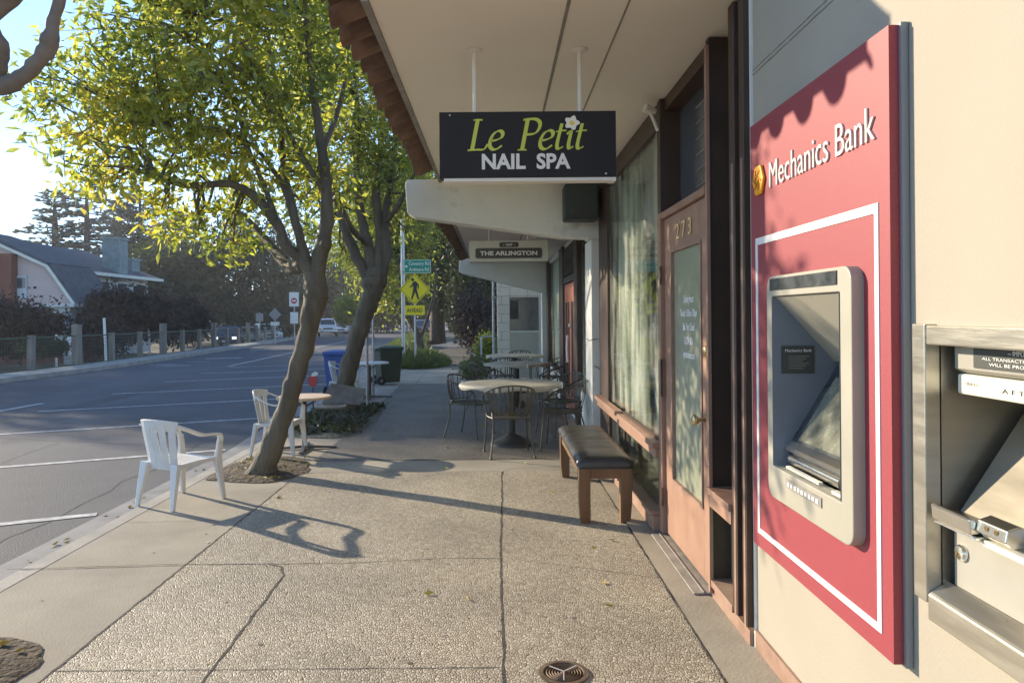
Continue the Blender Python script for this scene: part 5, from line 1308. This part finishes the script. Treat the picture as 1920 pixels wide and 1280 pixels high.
mb.prism([(ex+.45, ez-.28), (ex+.45, ez-.12), (ex-4.5, ez+1.75), (ex-9.8, ez-.1), (ex-9.8, ez-.28), (ex-4.5, ez+1.55)], 'y', 39.1, 48); rf = mb.build('roof', 'roof_grey', h2)
mb = MB(); mb.strip([(ex+.45, 39.05, ez-.2), (ex-4.5, 39.05, ez+1.65)], .06, .24, (0, 1, 0)); mb.box(ex+.46, ex+.5, 39.1, 48, ez-.28, ez-.1); mb.build('gutter_board', 'white_trim', rf)
for px, w2, hh, Yc in ((216, .5, 1.75, 43.5), (243, .42, .8, 46.8)):
    q = at(px, 500, Yc); mb = MB(); zb_ = ez+.2; mb.box(q.x-w2, q.x+w2, Yc-.5, Yc+.5, zb_-.6, zb_+hh); mb.box(q.x-w2-.07, q.x+w2+.07, Yc-.57, Yc+.57, zb_+hh+.002, zb_+hh+.14); mb.build('chimney', 'chimney_grey', rf)
for Yw in (41.5, 43.5, 45.7):
    mb = MB(); mb.box(ex-.29, ex-.24, Yw, Yw+1.3, ez-1.4, ez-.45); wn = mb.build('window', 'white_trim', h2); mb = MB(); mb.box(ex-.235, ex-.23, Yw+.12, Yw+1.18, ez-1.3, ez-.55); mb.build('pane', 'pane_dark', wn)
q = at(120, 640, 30); ns = thing('notice_board', (q.x, 30, -.5), 'small white and blue notice board behind the fence', 'sign')
mb = MB(); mb.box(q.x-.32, q.x+.32, 29.98, 30.02, .05, .85); bd = mb.build('board', 'sign_white', ns); mb = MB(); mb.prism([(q.x-.2+.0, .3), (q.x+.22, .3), (q.x+.22, .55), (q.x+.0, .75), (q.x-.2, .55)], 'y', 29.96, 29.978); mb.build('blue_emblem', 'bin_blue', bd)
mb = MB(); mb.box(q.x-.36, q.x-.30, 30.0, 30.06, -.5, .9); mb.box(q.x+.30, q.x+.36, 30.0, 30.06, -.5, .9); mb.build('post', 'white_trim', ns)
q = at(735, 560, 150); h3 = thing('distant_shed', (at(640, 560, 130).x, 130, -1), 'small pale roofed house far down the street between trunks', 'house')
q = at(640, 585, 130); mb = MB(); mb.box(q.x-3.2, q.x+3.2, 130, 136, -1, 3); mb.build('wall', 'house_white', h3); mb = MB(); mb.prism([(q.x-3.8, 3.01), (q.x, 5.6), (q.x+3.8, 3.01)], 'y', 129.6, 136.4); mb.build('roof', 'chimney_grey', h3)
mb = MB(); mb.box(q.x-1, q.x+1, 129.93, 129.99, .2, 1.8); mb.build('window', 'pane_dark', h3)

# ---------------------------------------------------------------- small ground things
mh = thing('utility_cover', (.27, 3.09, .004), 'small round cast iron utility cover in the pebble pavement', 'cover')
mb = MB(); mb.lathe([(.105, .0045), (.105, .0115), (.086, .0125), (.084, .009)], (.27, 3.09, 0), 40); mb.build('rim', 'cast_iron', mh)
mb = MB(); prof = [(0, .014)]
for k in range(6): r_ = .012+.012*k; prof += [(r_, .0125), (r_+.003, .009), (r_+.009, .009), (r_+.011, .0125)]
prof += [(.083, .0125), (.083, .006)]
mb.lathe(prof, (.27, 3.09, 0), 40); mb.build('lid', 'cast_iron', mh)
mb = MB()
for a in (40, 140, 265): mb.strip([(.27, 3.09, .0145), (.27+.075*math.cos(R(a)), 3.09+.075*math.sin(R(a)), .0145)], .004, .003, (-math.sin(R(a)), math.cos(R(a)), 0))
mb.build('ribs', 'letter_metal', mh)
def pit(name, pts, m, z, seed, bump=.03):
    rr = random.Random(seed); n = len(pts); cx_ = sum(p[0] for p in pts)/n; cy_ = sum(p[1] for p in pts)/n
    P_ = smooth_path([(p[0], p[1], 0) for p in pts] + [(pts[0][0], pts[0][1], 0)], [1]*(n+1), 4)[0][:-1]; k = len(P_)
    mb = MB(); vs = [(cx_, cy_, z+bump)]
    for f, h in ((.35, bump), (.7, bump*.7), (.93, .01), (1, 0)):
        for p in P_: vs.append((cx_+(p.x-cx_)*f + rr.uniform(-.015, .015), cy_+(p.y-cy_)*f + rr.uniform(-.015, .015), z + h*rr.uniform(.4, 1)))
    fs = [(0, 1+i, 1+(i+1) % k) for i in range(k)] + [(1+q*k+i, 1+(q+1)*k+i, 1+(q+1)*k+(i+1) % k, 1+q*k+(i+1) % k) for q in range(3) for i in range(k)]
    mb.add(vs, fs); o = mb.build(name, m, None, True); tag(o, kind='structure'); return o
pit('soil', [(-2.72, 6.85), (-2.1, 6.72), (-1.88, 7.0), (-1.86, 7.3), (-2.1, 7.9), (-2.6, 7.95), (-2.74, 7.4)], 'soil', .006, 1)
pit('soil', [(-2.7, 9.3), (-2.3, 9.2), (-1.95, 9.2), (-1.78, 9.9), (-1.72, 10.6), (-1.85, 11.9), (-2.2, 12.7), (-2.95, 12.9), (-2.95, 10.5)], 'ivy_bed', .008, 2, .06)
pit('soil', [(-2.75, 2.7), (-2.3, 2.75), (-2.03, 2.95), (-2.02, 3.25), (-2.2, 3.45), (-2.6, 3.5), (-2.8, 3.2)], 'soil', .006, 3)
# low plants in the second bed, fallen leaves
def ground_leaves(name, pts_fn, n, L, W, m, seed, label, cat, upright=.3):
    rng = np.random.default_rng(seed); c = np.array([pts_fn(rng) for _ in range(n)])
    d = rng.normal(size=(n, 3)); d[:, 2] = np.abs(d[:, 2])*upright
    o = leaves_mesh(name, c, d, L, W, m, None, rng, 0); return o
o = ground_leaves('ground_cover', lambda r: (r.uniform(-2.85, -1.85), r.uniform(9.4, 12.4), .02+r.uniform(0, .05)), 1500, .09, .05, 'leaf_dark', 3, '', ''); tag(o, kind='stuff', label='low grey green ground cover around the second trunk', cat='ground cover')
def fl(r):
    k = r.integers(0, 4)
    if k == 0: return (r.uniform(-3.25, -2.95), r.uniform(2.5, 8), -.118)
    if k == 1: return (r.uniform(-2.7, -1.9), r.uniform(6.8, 7.8), .03)
    if k == 2: return (r.uniform(-2.6, -2.1), r.uniform(2.8, 3.4), .03)
    return (r.uniform(-2.6, .8), r.uniform(3, 12), .014)
rng = np.random.default_rng(9); cc = np.array([fl(rng) for _ in range(190)]); dd = rng.normal(size=(190, 3)); dd[:, 2] *= .12
o = leaves_mesh('fallen_leaves', cc, dd, .055, .022, 'leaf_litter', None, rng, 0); tag(o, kind='stuff', label='yellow fallen leaves scattered on the pavement and gutter', cat='leaves')

# ---------------------------------------------------------------- trees
def tree(name, base, label, limbs, bark, leafm, blobs, nclump, per, L, W, seed, group='street trees along the kerb', spread=.13, holes=0, twr=.01, droop=.35, shell=.3, nsec=0, trunk_label=None, sides=10, cat='tree', thin=1.0):
    t = thing(name, base, label, cat, group)
    mb = MB(); lim = []
    for i, (pts, rad) in enumerate(limbs):
        rad = [r*thin for r in rad]
        P_, r_ = smooth_path(pts, rad, 5, .07 if i == 0 else .10, seed+i); lim.append((P_, r_))
        if i == 0:
            if thin < 1:
                P_, r_ = smooth_path(P_, r_, 3); nb = len(mb.v); ns = 26; mb.tube(P_, r_, ns)
                for k in range(nb, len(mb.v)):
                    v = Vector(mb.v[k]); c_ = P_[(k-nb)//ns]; d = (v-c_)
                    if d.length < 1e-5: continue
                    f = .13*mnoise.noise(v*5) + .09*mnoise.noise(Vector((v.x*16, v.y*16, v.z*6))) + .05*mnoise.noise(Vector((v.x*40, v.y*40, v.z*14)))
                    f += .35*max(0, 1-(v.z-P_[0].z)/.22)**2*(.6+.5*math.sin(math.atan2(d.y, d.x)*4+seed))
                    mb.v[k] = tuple(v + d*f)
            else: mb.tube(P_, r_, sides+4)
    mb.build('trunk', bark, t, True)
    mb = MB()
    if thin < 1:
        rk = random.Random(seed)
        for P_, r_ in lim[1:]:
            for _ in range(3):
                k = rk.randrange(2, len(P_)-3)
                if r_[k] > .02:
                    a = rk.uniform(0, 6.28); q = P_[k] + Vector((math.cos(a), math.sin(a), 0))*r_[k]*.8
                    mb.lathe([(0, -r_[k]*.6), (r_[k]*.55, -r_[k]*.35), (r_[k]*.6, 0), (r_[k]*.45, r_[k]*.4), (0, r_[k]*.5)], tuple(q), 7)
    for P_, r_ in lim[1:]: mb.tube(P_, r_, max(5, sides-2))
    if len(lim) > 1: mb.build('limbs', bark, t, True)
    if blobs: crown(t, blobs, nclump, per, L, W, leafm, seed, spread, [(l[0], l[1]) for l in (lim[1:] or lim)], True, twr, droop, shell, 'crown', bark, holes, nsec)
    return t
def path(Y, pr, dY=None):
    # (px, py, radius[, depth offset]) -> points, radii
    return [tuple(at(p[0], p[1], Y + (p[3] if len(p) > 3 else 0))) for p in pr], [p[2] for p in pr]
# first street tree, leaning trunk
Y1 = 7.1
l1 = [path(Y1, [(482, 905, .20), (492, 878, .165), (518, 815, .125), (545, 740, .115), (565, 670, .112), (582, 600, .125), (592, 545, .15), (590, 505, .13)])]
l1 += [path(Y1, q) for q in [
    [(592, 530, .10), (570, 490, .085), (535, 460, .07), (520, 420, .065), (480, 370, .055), (430, 345, .045), (350, 348, .035, -.3), (290, 330, .02, -.5)],
    [(593, 530, .11), (600, 480, .095), (612, 420, .085), (612, 350, .07), (600, 260, .055), (585, 150, .04), (575, 40, .03), (570, -80, .015)],
    [(520, 425, .045), (500, 360, .035), (470, 290, .028), (440, 200, .02, .1), (400, 120, .015, 0), (350, 40, .01, 0)],
    [(575, 495, .07), (560, 440, .06), (545, 380, .055), (530, 300, .045, .4), (525, 200, .035, .6), (505, 90, .025, .7), (490, -50, .012, .8)],
    [(545, 385, .04), (520, 330, .03, .1), (470, 270, .022, .2), (400, 240, .016, .1), (320, 240, .01, 0)],
    [(570, 500, .09), (545, 500, .08, .3), (515, 470, .06, .6), (490, 440, .045, .8), (450, 400, .03, 1.0), (400, 395, .02, 1.2), (340, 410, .012, 1.2)],
    [(610, 360, .045), (570, 300, .032, 0), (530, 230, .024, .1), (480, 150, .015, 0)],
    [(605, 280, .04), (630, 220, .035, .4), (650, 130, .025, .6), (660, 20, .015, .8)]]]
b1 = [((*at(px, py, Y),), r) for px, py, Y, r in [
    (165, 210, 6.6, (.55, .6, .38)), (230, 130, 6.9, (.7, .7, .45)), (330, 90, 6.8, (.8, .8, .55)), (440, 60, 7, (.9, .8, .6)), (560, 60, 7.3, (.8, .8, .6)),
    (210, 280, 6.5, (.6, .55, .38)), (310, 220, 6.9, (.75, .8, .5)), (420, 190, 7, (.8, .9, .5)), (540, 190, 7.4, (.7, .8, .5)),
    (160, 330, 6.6, (.28, .35, .18)), (330, 420, 6.9, (.3, .45, .22)), (400, 330, 7.0, (.6, .7, .36)), (430, 430, 7.3, (.45, .5, .25)), (510, 300, 7.4, (.6, .6, .35)),
    (330, -100, 6.9, (1.1, 1.0, .7)), (520, -110, 7.2, (1.2, 1.0, .8)), (440, 470, 7.4, (.25, .3, .12)), (290, 380, 6.8, (.16, .3, .1)), (60, 165, 6.5, (.34, .35, .16)), (590, 330, 7.5, (.4, .5, .35))]]
tree('street_tree', tuple(at(490, 890, Y1)), 'nearest street tree with leaning trunk and bright yellow green leaves', l1, 'bark', 'leaf_street', b1, 1750, 10, .122, .040, 11, holes=64, spread=.085, nsec=240, twr=.007, thin=.78)
# second street tree
Y2 = 11.5
l2 = [path(Y2, [(640, 790, .24), (642, 765, .2), (650, 705, .17), (668, 640, .16), (688, 580, .165), (702, 535, .2), (706, 505, .19)])]
l2 += [path(Y2, q) for q in [
    [(695, 530, .12), (668, 480, .1), (645, 425, .085), (632, 370, .07), (610, 300, .05), (590, 200, .035), (580, 80, .02)],
    [(705, 520, .13), (690, 460, .1), (676, 400, .085), (668, 320, .07), (672, 220, .05), (660, 100, .03), (650, -20, .015)],
    [(708, 515, .12), (712, 440, .09), (705, 370, .08), (712, 300, .065, .4), (720, 200, .045, .7), (725, 90, .03, .9)],
    [(715, 520, .1), (726, 470, .09), (722, 410, .075), (735, 330, .06), (745, 250, .045), (770, 160, .03), (790, 90, .015)],
    [(690, 460, .06), (660, 430, .05, -.6), (640, 390, .04, -1), (600, 350, .03, -1.2), (560, 330, .02, -1.3)],
    [(722, 420, .05), (750, 380, .045, -.4), (775, 330, .03, -.8), (800, 290, .02, -1)],
    [(640, 400, .05), (600, 330, .04, .8), (560, 260, .03, 1.2), (540, 180, .02, 1.5)]]]
b2 = [((*at(px, py, Y),), r) for px, py, Y, r in [
    (600, 200, 11.5, (1.0, 1.2, .8)), (690, 180, 11.6, (1.0, 1.2, .8)), (740, 260, 11.6, (.75, 1, .7)), (650, 320, 11.8, (.9, 1.1, .6)), (620, 50, 11.5, (1.2, 1.2, .9)), (760, 330, 11.6, (.45, .8, .5)),
    (640, 460, 12.2, (.35, .5, .45)), (655, 500, 12.2, (.25, .4, .3)), (590, 400, 12, (.5, .8, .5)), (700, 60, 11.6, (1.0, 1.0, .8)), (730, 400, 12.2, (.5, .6, .4)), (560, 130, 11.6, (.8, 1, .8)), (780, 200, 11.8, (.5, .8, .6)), (720, 320, 12, (.7, .8, .5))]]
tree('street_tree', tuple(at(645, 775, Y2)), 'second street tree with several upright limbs beside the blue bin', l2, 'bark', 'leaf_street', b2, 1750, 11, .125, .04, 12, holes=34, spread=.12, nsec=180, twr=.010, thin=.82)
# third tree: slim leaning stems behind the street sign pole
Y3 = 29
l3 = [path(Y3, [(792, 668, .17), (786, 640, .14), (772, 605, .11), (750, 575, .09), (730, 550, .06), (715, 520, .03)])] + [path(Y3, q) for q in [
    [(775, 610, .08), (765, 570, .07), (750, 530, .05), (745, 490, .03)], [(786, 640, .08), (800, 600, .06), (812, 560, .05), (820, 520, .02)]]]
b3 = [((*at(px, py, Y3),), r) for px, py, r in [(735, 520, (1.5, 1.6, .9)), (715, 470, (1.6, 1.8, 1.2)), (760, 430, (1.5, 1.8, 1.3)), (700, 400, (1.6, 1.8, 1.3)), (745, 360, (1.8, 2, 1.5)), (720, 560, (.8, 1, .5)), (665, 450, (1.0, 1.4, 1.2))]]
tree('street_tree', tuple(at(790, 668, Y3)), 'small bright green tree behind the tall street sign pole', l3, 'bark_dark', 'leaf_far', b3, 1500, 9, .2, .09, 13, holes=8, spread=.3, nsec=60, twr=.02)
# fourth: dark dense trees over the sidewalk
def simple_tree(name, px, pyb, Y, blobs, leafm, seed, label, n=1500, per=8, L=.3, W=.13, r0=.35, bark='bark_dark', top=None, group='trees down the street', **k):
    b = at(px, pyb, Y); cz_ = sum(q[1] for q in blobs)/len(blobs); cxp = sum(q[0] for q in blobs)/len(blobs)
    rr = random.Random(seed)
    lim = [path(Y, [(px, pyb+3, r0*1.25), (px+rr.uniform(-3, 3), (pyb*2+cz_)/3, r0), ((px+cxp)/2, (pyb+2*cz_)/3, r0*.75), (cxp, cz_, r0*.35)])]
    for q in blobs[:6]: lim.append(path(Y, [((px+cxp)/2, (pyb+1.4*cz_)/2.4, r0*.45), ((px+cxp+2*q[0])/4, (cz_+q[1])/2, r0*.3), (q[0], q[1], r0*.12)]))
    bl = [((*at(q[0], q[1], Y + (q[3] if len(q) > 3 else 0)),), q[2]) for q in blobs]
    return tree(name, tuple(b), label, lim, bark, leafm, bl, n, per, L, W, seed, group, holes=k.get('holes', 10), spread=k.get('spread', .35), nsec=70, twr=.02, shell=k.get('shell', .2), sides=8)
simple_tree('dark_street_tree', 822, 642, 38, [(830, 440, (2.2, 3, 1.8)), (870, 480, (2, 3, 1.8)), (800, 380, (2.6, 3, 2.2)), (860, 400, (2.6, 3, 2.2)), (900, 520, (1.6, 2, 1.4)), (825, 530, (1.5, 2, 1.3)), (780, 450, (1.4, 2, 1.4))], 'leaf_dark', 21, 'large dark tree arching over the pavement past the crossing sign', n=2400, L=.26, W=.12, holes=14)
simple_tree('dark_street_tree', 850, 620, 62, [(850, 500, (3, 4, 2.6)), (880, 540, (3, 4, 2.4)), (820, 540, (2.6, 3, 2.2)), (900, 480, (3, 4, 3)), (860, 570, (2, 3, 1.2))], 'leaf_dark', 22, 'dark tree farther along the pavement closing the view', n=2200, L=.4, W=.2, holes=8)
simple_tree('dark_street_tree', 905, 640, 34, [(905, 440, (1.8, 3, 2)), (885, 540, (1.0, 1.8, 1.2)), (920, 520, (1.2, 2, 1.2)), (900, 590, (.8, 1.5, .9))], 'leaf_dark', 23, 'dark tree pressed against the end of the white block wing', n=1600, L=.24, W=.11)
def bush(name, c, rad, n, L, W, leafm, seed, label, cat='bush', group=None, k=5, stem=True):
    t = thing(name, (c[0], c[1], c[2]-rad[2]), label, cat, group)
    rng = np.random.default_rng(seed); bl = [((c[0]+rng.uniform(-.4, .4)*rad[0], c[1]+rng.uniform(-.4, .4)*rad[1], c[2]+rng.uniform(-.25, .3)*rad[2]), tuple(r*rng.uniform(.55, .8) for r in rad)) for _ in range(k)]
    crown(t, bl, n, 8, L, W, leafm, seed, .5*min(rad)*.4, None, False, shell=.2, name='foliage')
    if stem:
        mb = MB()
        for i in range(4): mb.tube([(c[0]+rng.uniform(-.2, .2)*rad[0], c[1], c[2]-rad[2]-.1), (c[0]+rng.uniform(-.5, .5)*rad[0], c[1]+rng.uniform(-.3, .3)*rad[1], c[2]+.3*rad[2])], [.05*rad[2], .02*rad[2]], 5)
        mb.build('stem', 'bark_dark', t)
    return t
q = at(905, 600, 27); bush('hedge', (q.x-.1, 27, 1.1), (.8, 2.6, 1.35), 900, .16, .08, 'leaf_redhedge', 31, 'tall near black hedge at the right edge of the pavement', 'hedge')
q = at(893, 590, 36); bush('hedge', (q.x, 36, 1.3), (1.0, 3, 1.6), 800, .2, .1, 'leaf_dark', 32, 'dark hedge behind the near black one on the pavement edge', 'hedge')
q = at(907, 652, 19); bush('bright_bush', (q.x+.1, 19, .66), (.36, .4, .42), 260, .09, .05, 'leaf_far', 33, 'small bright yellow green bush behind the grey handrail')
q = at(880, 690, 17.6); bush('low_shrub', (-.5, 17.4, .28), (.35, .5, .3), 220, .09, .04, 'grass_blade', 34, 'low dull green shrub on the pavement below the handrail', stem=False)
def grass_clump(c, rad, n, L, label, seed):
    t = thing('grass_clump', (c[0], c[1], 0), label, 'grass clump')
    rng = np.random.default_rng(seed); a = rng.uniform(0, 2*PI, n); r_ = np.sqrt(rng.random(n)); p = np.stack([c[0]+rad[0]*r_*np.cos(a), c[1]+rad[1]*r_*np.sin(a), rng.random(n)*rad[2]*(1-r_**2)*.8], 1)
    d = np.stack([np.cos(a)*.5, np.sin(a)*.5, np.ones(n)], 1) + rng.normal(size=(n, 3))*.45
    leaves_mesh('blades', p, d, L, L*.14, 'grass_blade', t, rng, .3)
grass_clump((-2.3, 22.6), (.75, 1.5, .45), 7000, .28, 'wide mound of long grass around the crossing sign post', 41)
grass_clump((-2.95, 22.9), (.45, 1.3, .6), 3000, .26, 'taller grass tuft behind the galvanised pole foot', 42)
for i, (Y, w_, lb_) in enumerate(((30.5, 1.1, 'grass bed at the foot of the slim leaning tree'), (38, 1.2, 'grass bed at the foot of the large dark tree'), (48, 1.2, 'grass bed farther along the kerb past the dark tree'))):
    grass_clump((curbx(Y)+.75, Y), (w_*.7, 3.0, .45), 3500, .32, lb_, 43+i)
# far side: hedges and background trees
bg = [('round_tree', 455, 560, 66, 'leaf_dark', [(440, 500, (5, 4, 3.6)), (500, 520, (4, 4, 3.2)), (380, 520, (4.5, 4, 3)), (470, 440, (4, 4, 3)), (420, 575, (5, 3, 2.2)), (520, 580, (3.5, 3, 2))], 'broad dark tree over the cars parked beyond the fence'),
      ('round_tree', 600, 600, 105, 'leaf_dark', [(600, 500, (7, 5, 5)), (560, 540, (6, 5, 4)), (650, 540, (6, 5, 4)), (600, 580, (8, 5, 3)), (690, 560, (5, 5, 3))], 'dark tree mass behind the white pickup'),
      ('round_tree', 330, 600, 62, 'leaf_dark', [(330, 530, (4, 4, 2.6)), (290, 560, (3.5, 3, 2)), (360, 570, (4, 3, 2.2)), (310, 500, (3, 3, 1.6))], 'dark tree right of the long roofed house'),
      ('round_tree', 305, 560, 75, 'leaf_far', [(300, 485, (2.2, 2, 2.2)), (330, 500, (2.4, 2, 1.8)), (285, 505, (1.6, 2, 1.4))], 'sunlit yellow tree top behind the dark trees'),
      ('round_tree', 700, 600, 95, 'leaf_dark', [(690, 560, (3, 3, 2)), (720, 520, (3, 3, 2.6)), (750, 560, (4, 3, 3)), (700, 590, (4, 2.4, 1.2))], 'dark tree behind the bright green leaning tree'),
      ('round_tree', 800, 600, 110, 'leaf_dark', [(790, 540, (6, 5, 4)), (740, 560, (5, 4, 3)), (830, 560, (5, 4, 3)), (800, 480, (6, 5, 5))], 'tall dark tree at the end of the street'),
      ('round_tree', 645, 600, 62, 'leaf_far', [(655, 578, (.9, 1, .9)), (648, 592, (.7, .8, .5))], 'small pale green tree beside the distant crossing sign'),
      ('round_tree', 915, 600, 90, 'leaf_dark', [(915, 520, (6, 5, 5)), (890, 560, (5, 4, 4)), (940, 540, (6, 5, 5))], 'dark tree behind the white block wing')]
for i, (nm, px, pb, Y, lm, bl, lb_) in enumerate(bg):
    simple_tree(nm, px, pb+8+Y*.05, Y, bl, lm, 50+i, lb_, n=2600 if bl[0][2][0] > 1.5 else 420, per=8, L=.0055*Y, W=.003*Y, r0=.4 if bl[0][2][0] > 1.5 else .08, group='trees in the background', spread=min(.012*Y, .22*bl[0][2][0]), shell=.1)
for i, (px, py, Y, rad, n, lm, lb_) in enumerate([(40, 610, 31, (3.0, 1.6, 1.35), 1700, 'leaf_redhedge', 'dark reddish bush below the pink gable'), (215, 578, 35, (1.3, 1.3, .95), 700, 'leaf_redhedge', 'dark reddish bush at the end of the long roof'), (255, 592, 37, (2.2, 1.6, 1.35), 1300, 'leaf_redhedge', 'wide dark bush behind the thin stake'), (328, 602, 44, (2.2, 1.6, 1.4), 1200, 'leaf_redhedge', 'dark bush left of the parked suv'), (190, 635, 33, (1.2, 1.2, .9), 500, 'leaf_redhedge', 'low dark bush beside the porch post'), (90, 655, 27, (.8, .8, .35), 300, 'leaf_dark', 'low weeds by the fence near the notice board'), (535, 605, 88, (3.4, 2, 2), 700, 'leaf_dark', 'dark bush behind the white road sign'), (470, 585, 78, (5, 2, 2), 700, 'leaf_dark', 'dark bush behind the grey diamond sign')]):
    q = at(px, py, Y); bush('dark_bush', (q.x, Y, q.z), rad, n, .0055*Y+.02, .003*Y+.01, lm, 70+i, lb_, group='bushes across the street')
def conifer(px, pyt, pyb, Y, wpx, seed, label, droop=.2, dens=1.0):
    top = at(px, pyt, Y); base = at(px, pyb, Y); H = top.z-base.z; Wd = wpx*Y/FPX
    t = thing('conifer', (base.x, Y, -1), label, 'conifer', 'tall conifers behind the houses'); rng = np.random.default_rng(seed)
    mb = MB(); mb.tube([(base.x, Y, -1), (base.x+.1, Y, base.z+H*.4), (top.x, Y, top.z)], [.45, .33, .04], 8); mb.build('trunk', 'bark_dark', t)
    mb = MB(); C_ = []; D_ = []
    nb = int(52*dens)
    for i in range(nb):
        f = (i+.5)/nb; z = base.z + H*(.04+.95*f); ln = Wd*(1-f)**.65*rng.uniform(.45, 1.05) + .3; a = rng.uniform(0, 2*PI)
        dx, dy = math.cos(a), math.sin(a); up = rng.uniform(-.1, .25) - droop*(1-f)
        pts = [Vector((top.x + dx*ln*s_, Y + dy*ln*s_, z + ln*(up*s_ + .12*s_*s_))) for s_ in (0, .35, .7, 1)]
        mb.tube(pts, [.09*(1-f)+.03, .05, .035, .015], 4)
        m_ = int(28*ln/Wd*dens)+7
        for _ in range(m_):
            s_ = rng.uniform(.2, 1.05); p = pts[0].lerp(pts[3], s_); ww = .28*ln*math.sin(PI*min(1, s_*.85))+.1
            C_.append((p.x + rng.normal()*ww*abs(dy)*.8 + rng.normal()*.1, p.y + rng.normal()*ww*abs(dx), p.z + rng.normal()*.09)); D_.append((dx+rng.normal()*.5, dy+rng.normal()*.5, rng.uniform(-.1, .3)))
    mb.build('limbs', 'bark_dark', t)
    leaves_mesh('crown', np.array(C_), np.array(D_), .0095*Y, .0030*Y, 'needle', t, rng, .1)
conifer(102, 357, 470, 82, 62, 90, 'tall sparse conifer above the pink gable, leftmost of the group', dens=1.0)
conifer(162, 335, 490, 80, 68, 91, 'tall sparse conifer left of the chimney', dens=1.2)
conifer(262, 350, 520, 76, 90, 92, 'darkest broad conifer right of the chimney', .05, 1.7)
conifer(225, 380, 510, 90, 55, 93, 'smaller conifer between the two tall ones behind the chimney', .1, 1.2)
conifer(330, 390, 540, 84, 60, 94, 'dark conifer partly hidden by the street tree leaves', .1, 1.5)
# pollarded tree just outside the left edge, one branch reaching into view
Yp = 3.1
lp = [([(-2.42, 3.1, -.02), (-2.42, 3.1, .3), (-2.5, 3.12, .9), (-2.62, 3.15, 1.6), (-2.7, 3.15, 2.0)], [.17, .14, .12, .12, .14])]
lp += [path(Yp, [(-120, 330, .10), (-90, 230, .07), (-40, 168, .046), (10, 160, .038), (45, 142, .035), (75, 110, .034), (93, 80, .041), (97, 55, .027), (108, 10, .025), (125, -80, .022)]),
       path(Yp, [(-110, 240, .08), (-40, 170, .05), (-12, 130, .045), (-6, 90, .045), (-20, 50, .03), (-30, 0, .02)]),
       path(Yp, [(-110, 260, .08), (-90, 120, .06), (-40, 40, .05), (30, -15, .045), (80, -60, .03)])]
tree('pollarded_tree', (-2.42, 3.1, 0), 'smooth grey pollarded branch with a knob curving in at the upper left corner', lp, 'bark_grey', 'leaf_street', None, 0, 0, 0, 0, 15, sides=12)
# row of big trees out of frame to the left that shades the road
for i, (x, y, zc, r_, lb_) in enumerate(((-34, 33.6, 11.5, 5.0, 'tall tree across the street beyond the left edge, nearest of three'), (-37, 43.5, 13, 4.8, 'tall tree across the street beyond the left edge, middle of three'), (-53, 60, 15, 5, 'tall tree across the street beyond the left edge, farthest of three'))):
    lim = [([(x, y, -.5), (x+.1, y, zc*.5), (x, y, zc)], [.4, .3, .12]), ([(x, y, zc*.5), (x+1.5, y, zc*.8)], [.15, .05]), ([(x, y, zc*.55), (x-1.5, y+1, zc*.9)], [.15, .05])]
    rr = random.Random(i); bl = [((x+rr.uniform(-.5, .5)*r_, y+rr.uniform(-.5, .5)*r_, zc+rr.uniform(-.9, .8)*r_), (r_*.6, r_*.6, r_*.55)) for _ in range(8)]
    tree('shade_tree', (x, y, -.5), lb_, lim, 'bark_dark', 'leaf_dark', bl, 1500, 8, .34, .18, 100+i, 'trees across the street out of frame', spread=.4, shell=.1, nsec=30, twr=.03)

# ---------------------------------------------------------------- air
hm = bpy.data.materials.new('haze'); hm.use_nodes = True; hn_ = hm.node_tree; hn_.nodes.clear()
ho = hn_.nodes.new('ShaderNodeOutputMaterial'); hv = hn_.nodes.new('ShaderNodeVolumePrincipled')
hv.inputs['Color'].default_value = (.95, .93, .9, 1); hv.inputs['Density'].default_value = .0009; hv.inputs['Anisotropy'].default_value = .3
hn_.links.new(hv.outputs[0], ho.inputs['Volume']); M['haze'] = hm
mb = MB(); mb.box(-160, 70, -30, 260, -3, 32); tag(mb.build('haze', 'haze'), kind='stuff', label='thin pale haze in the low sun over the street', cat='haze')
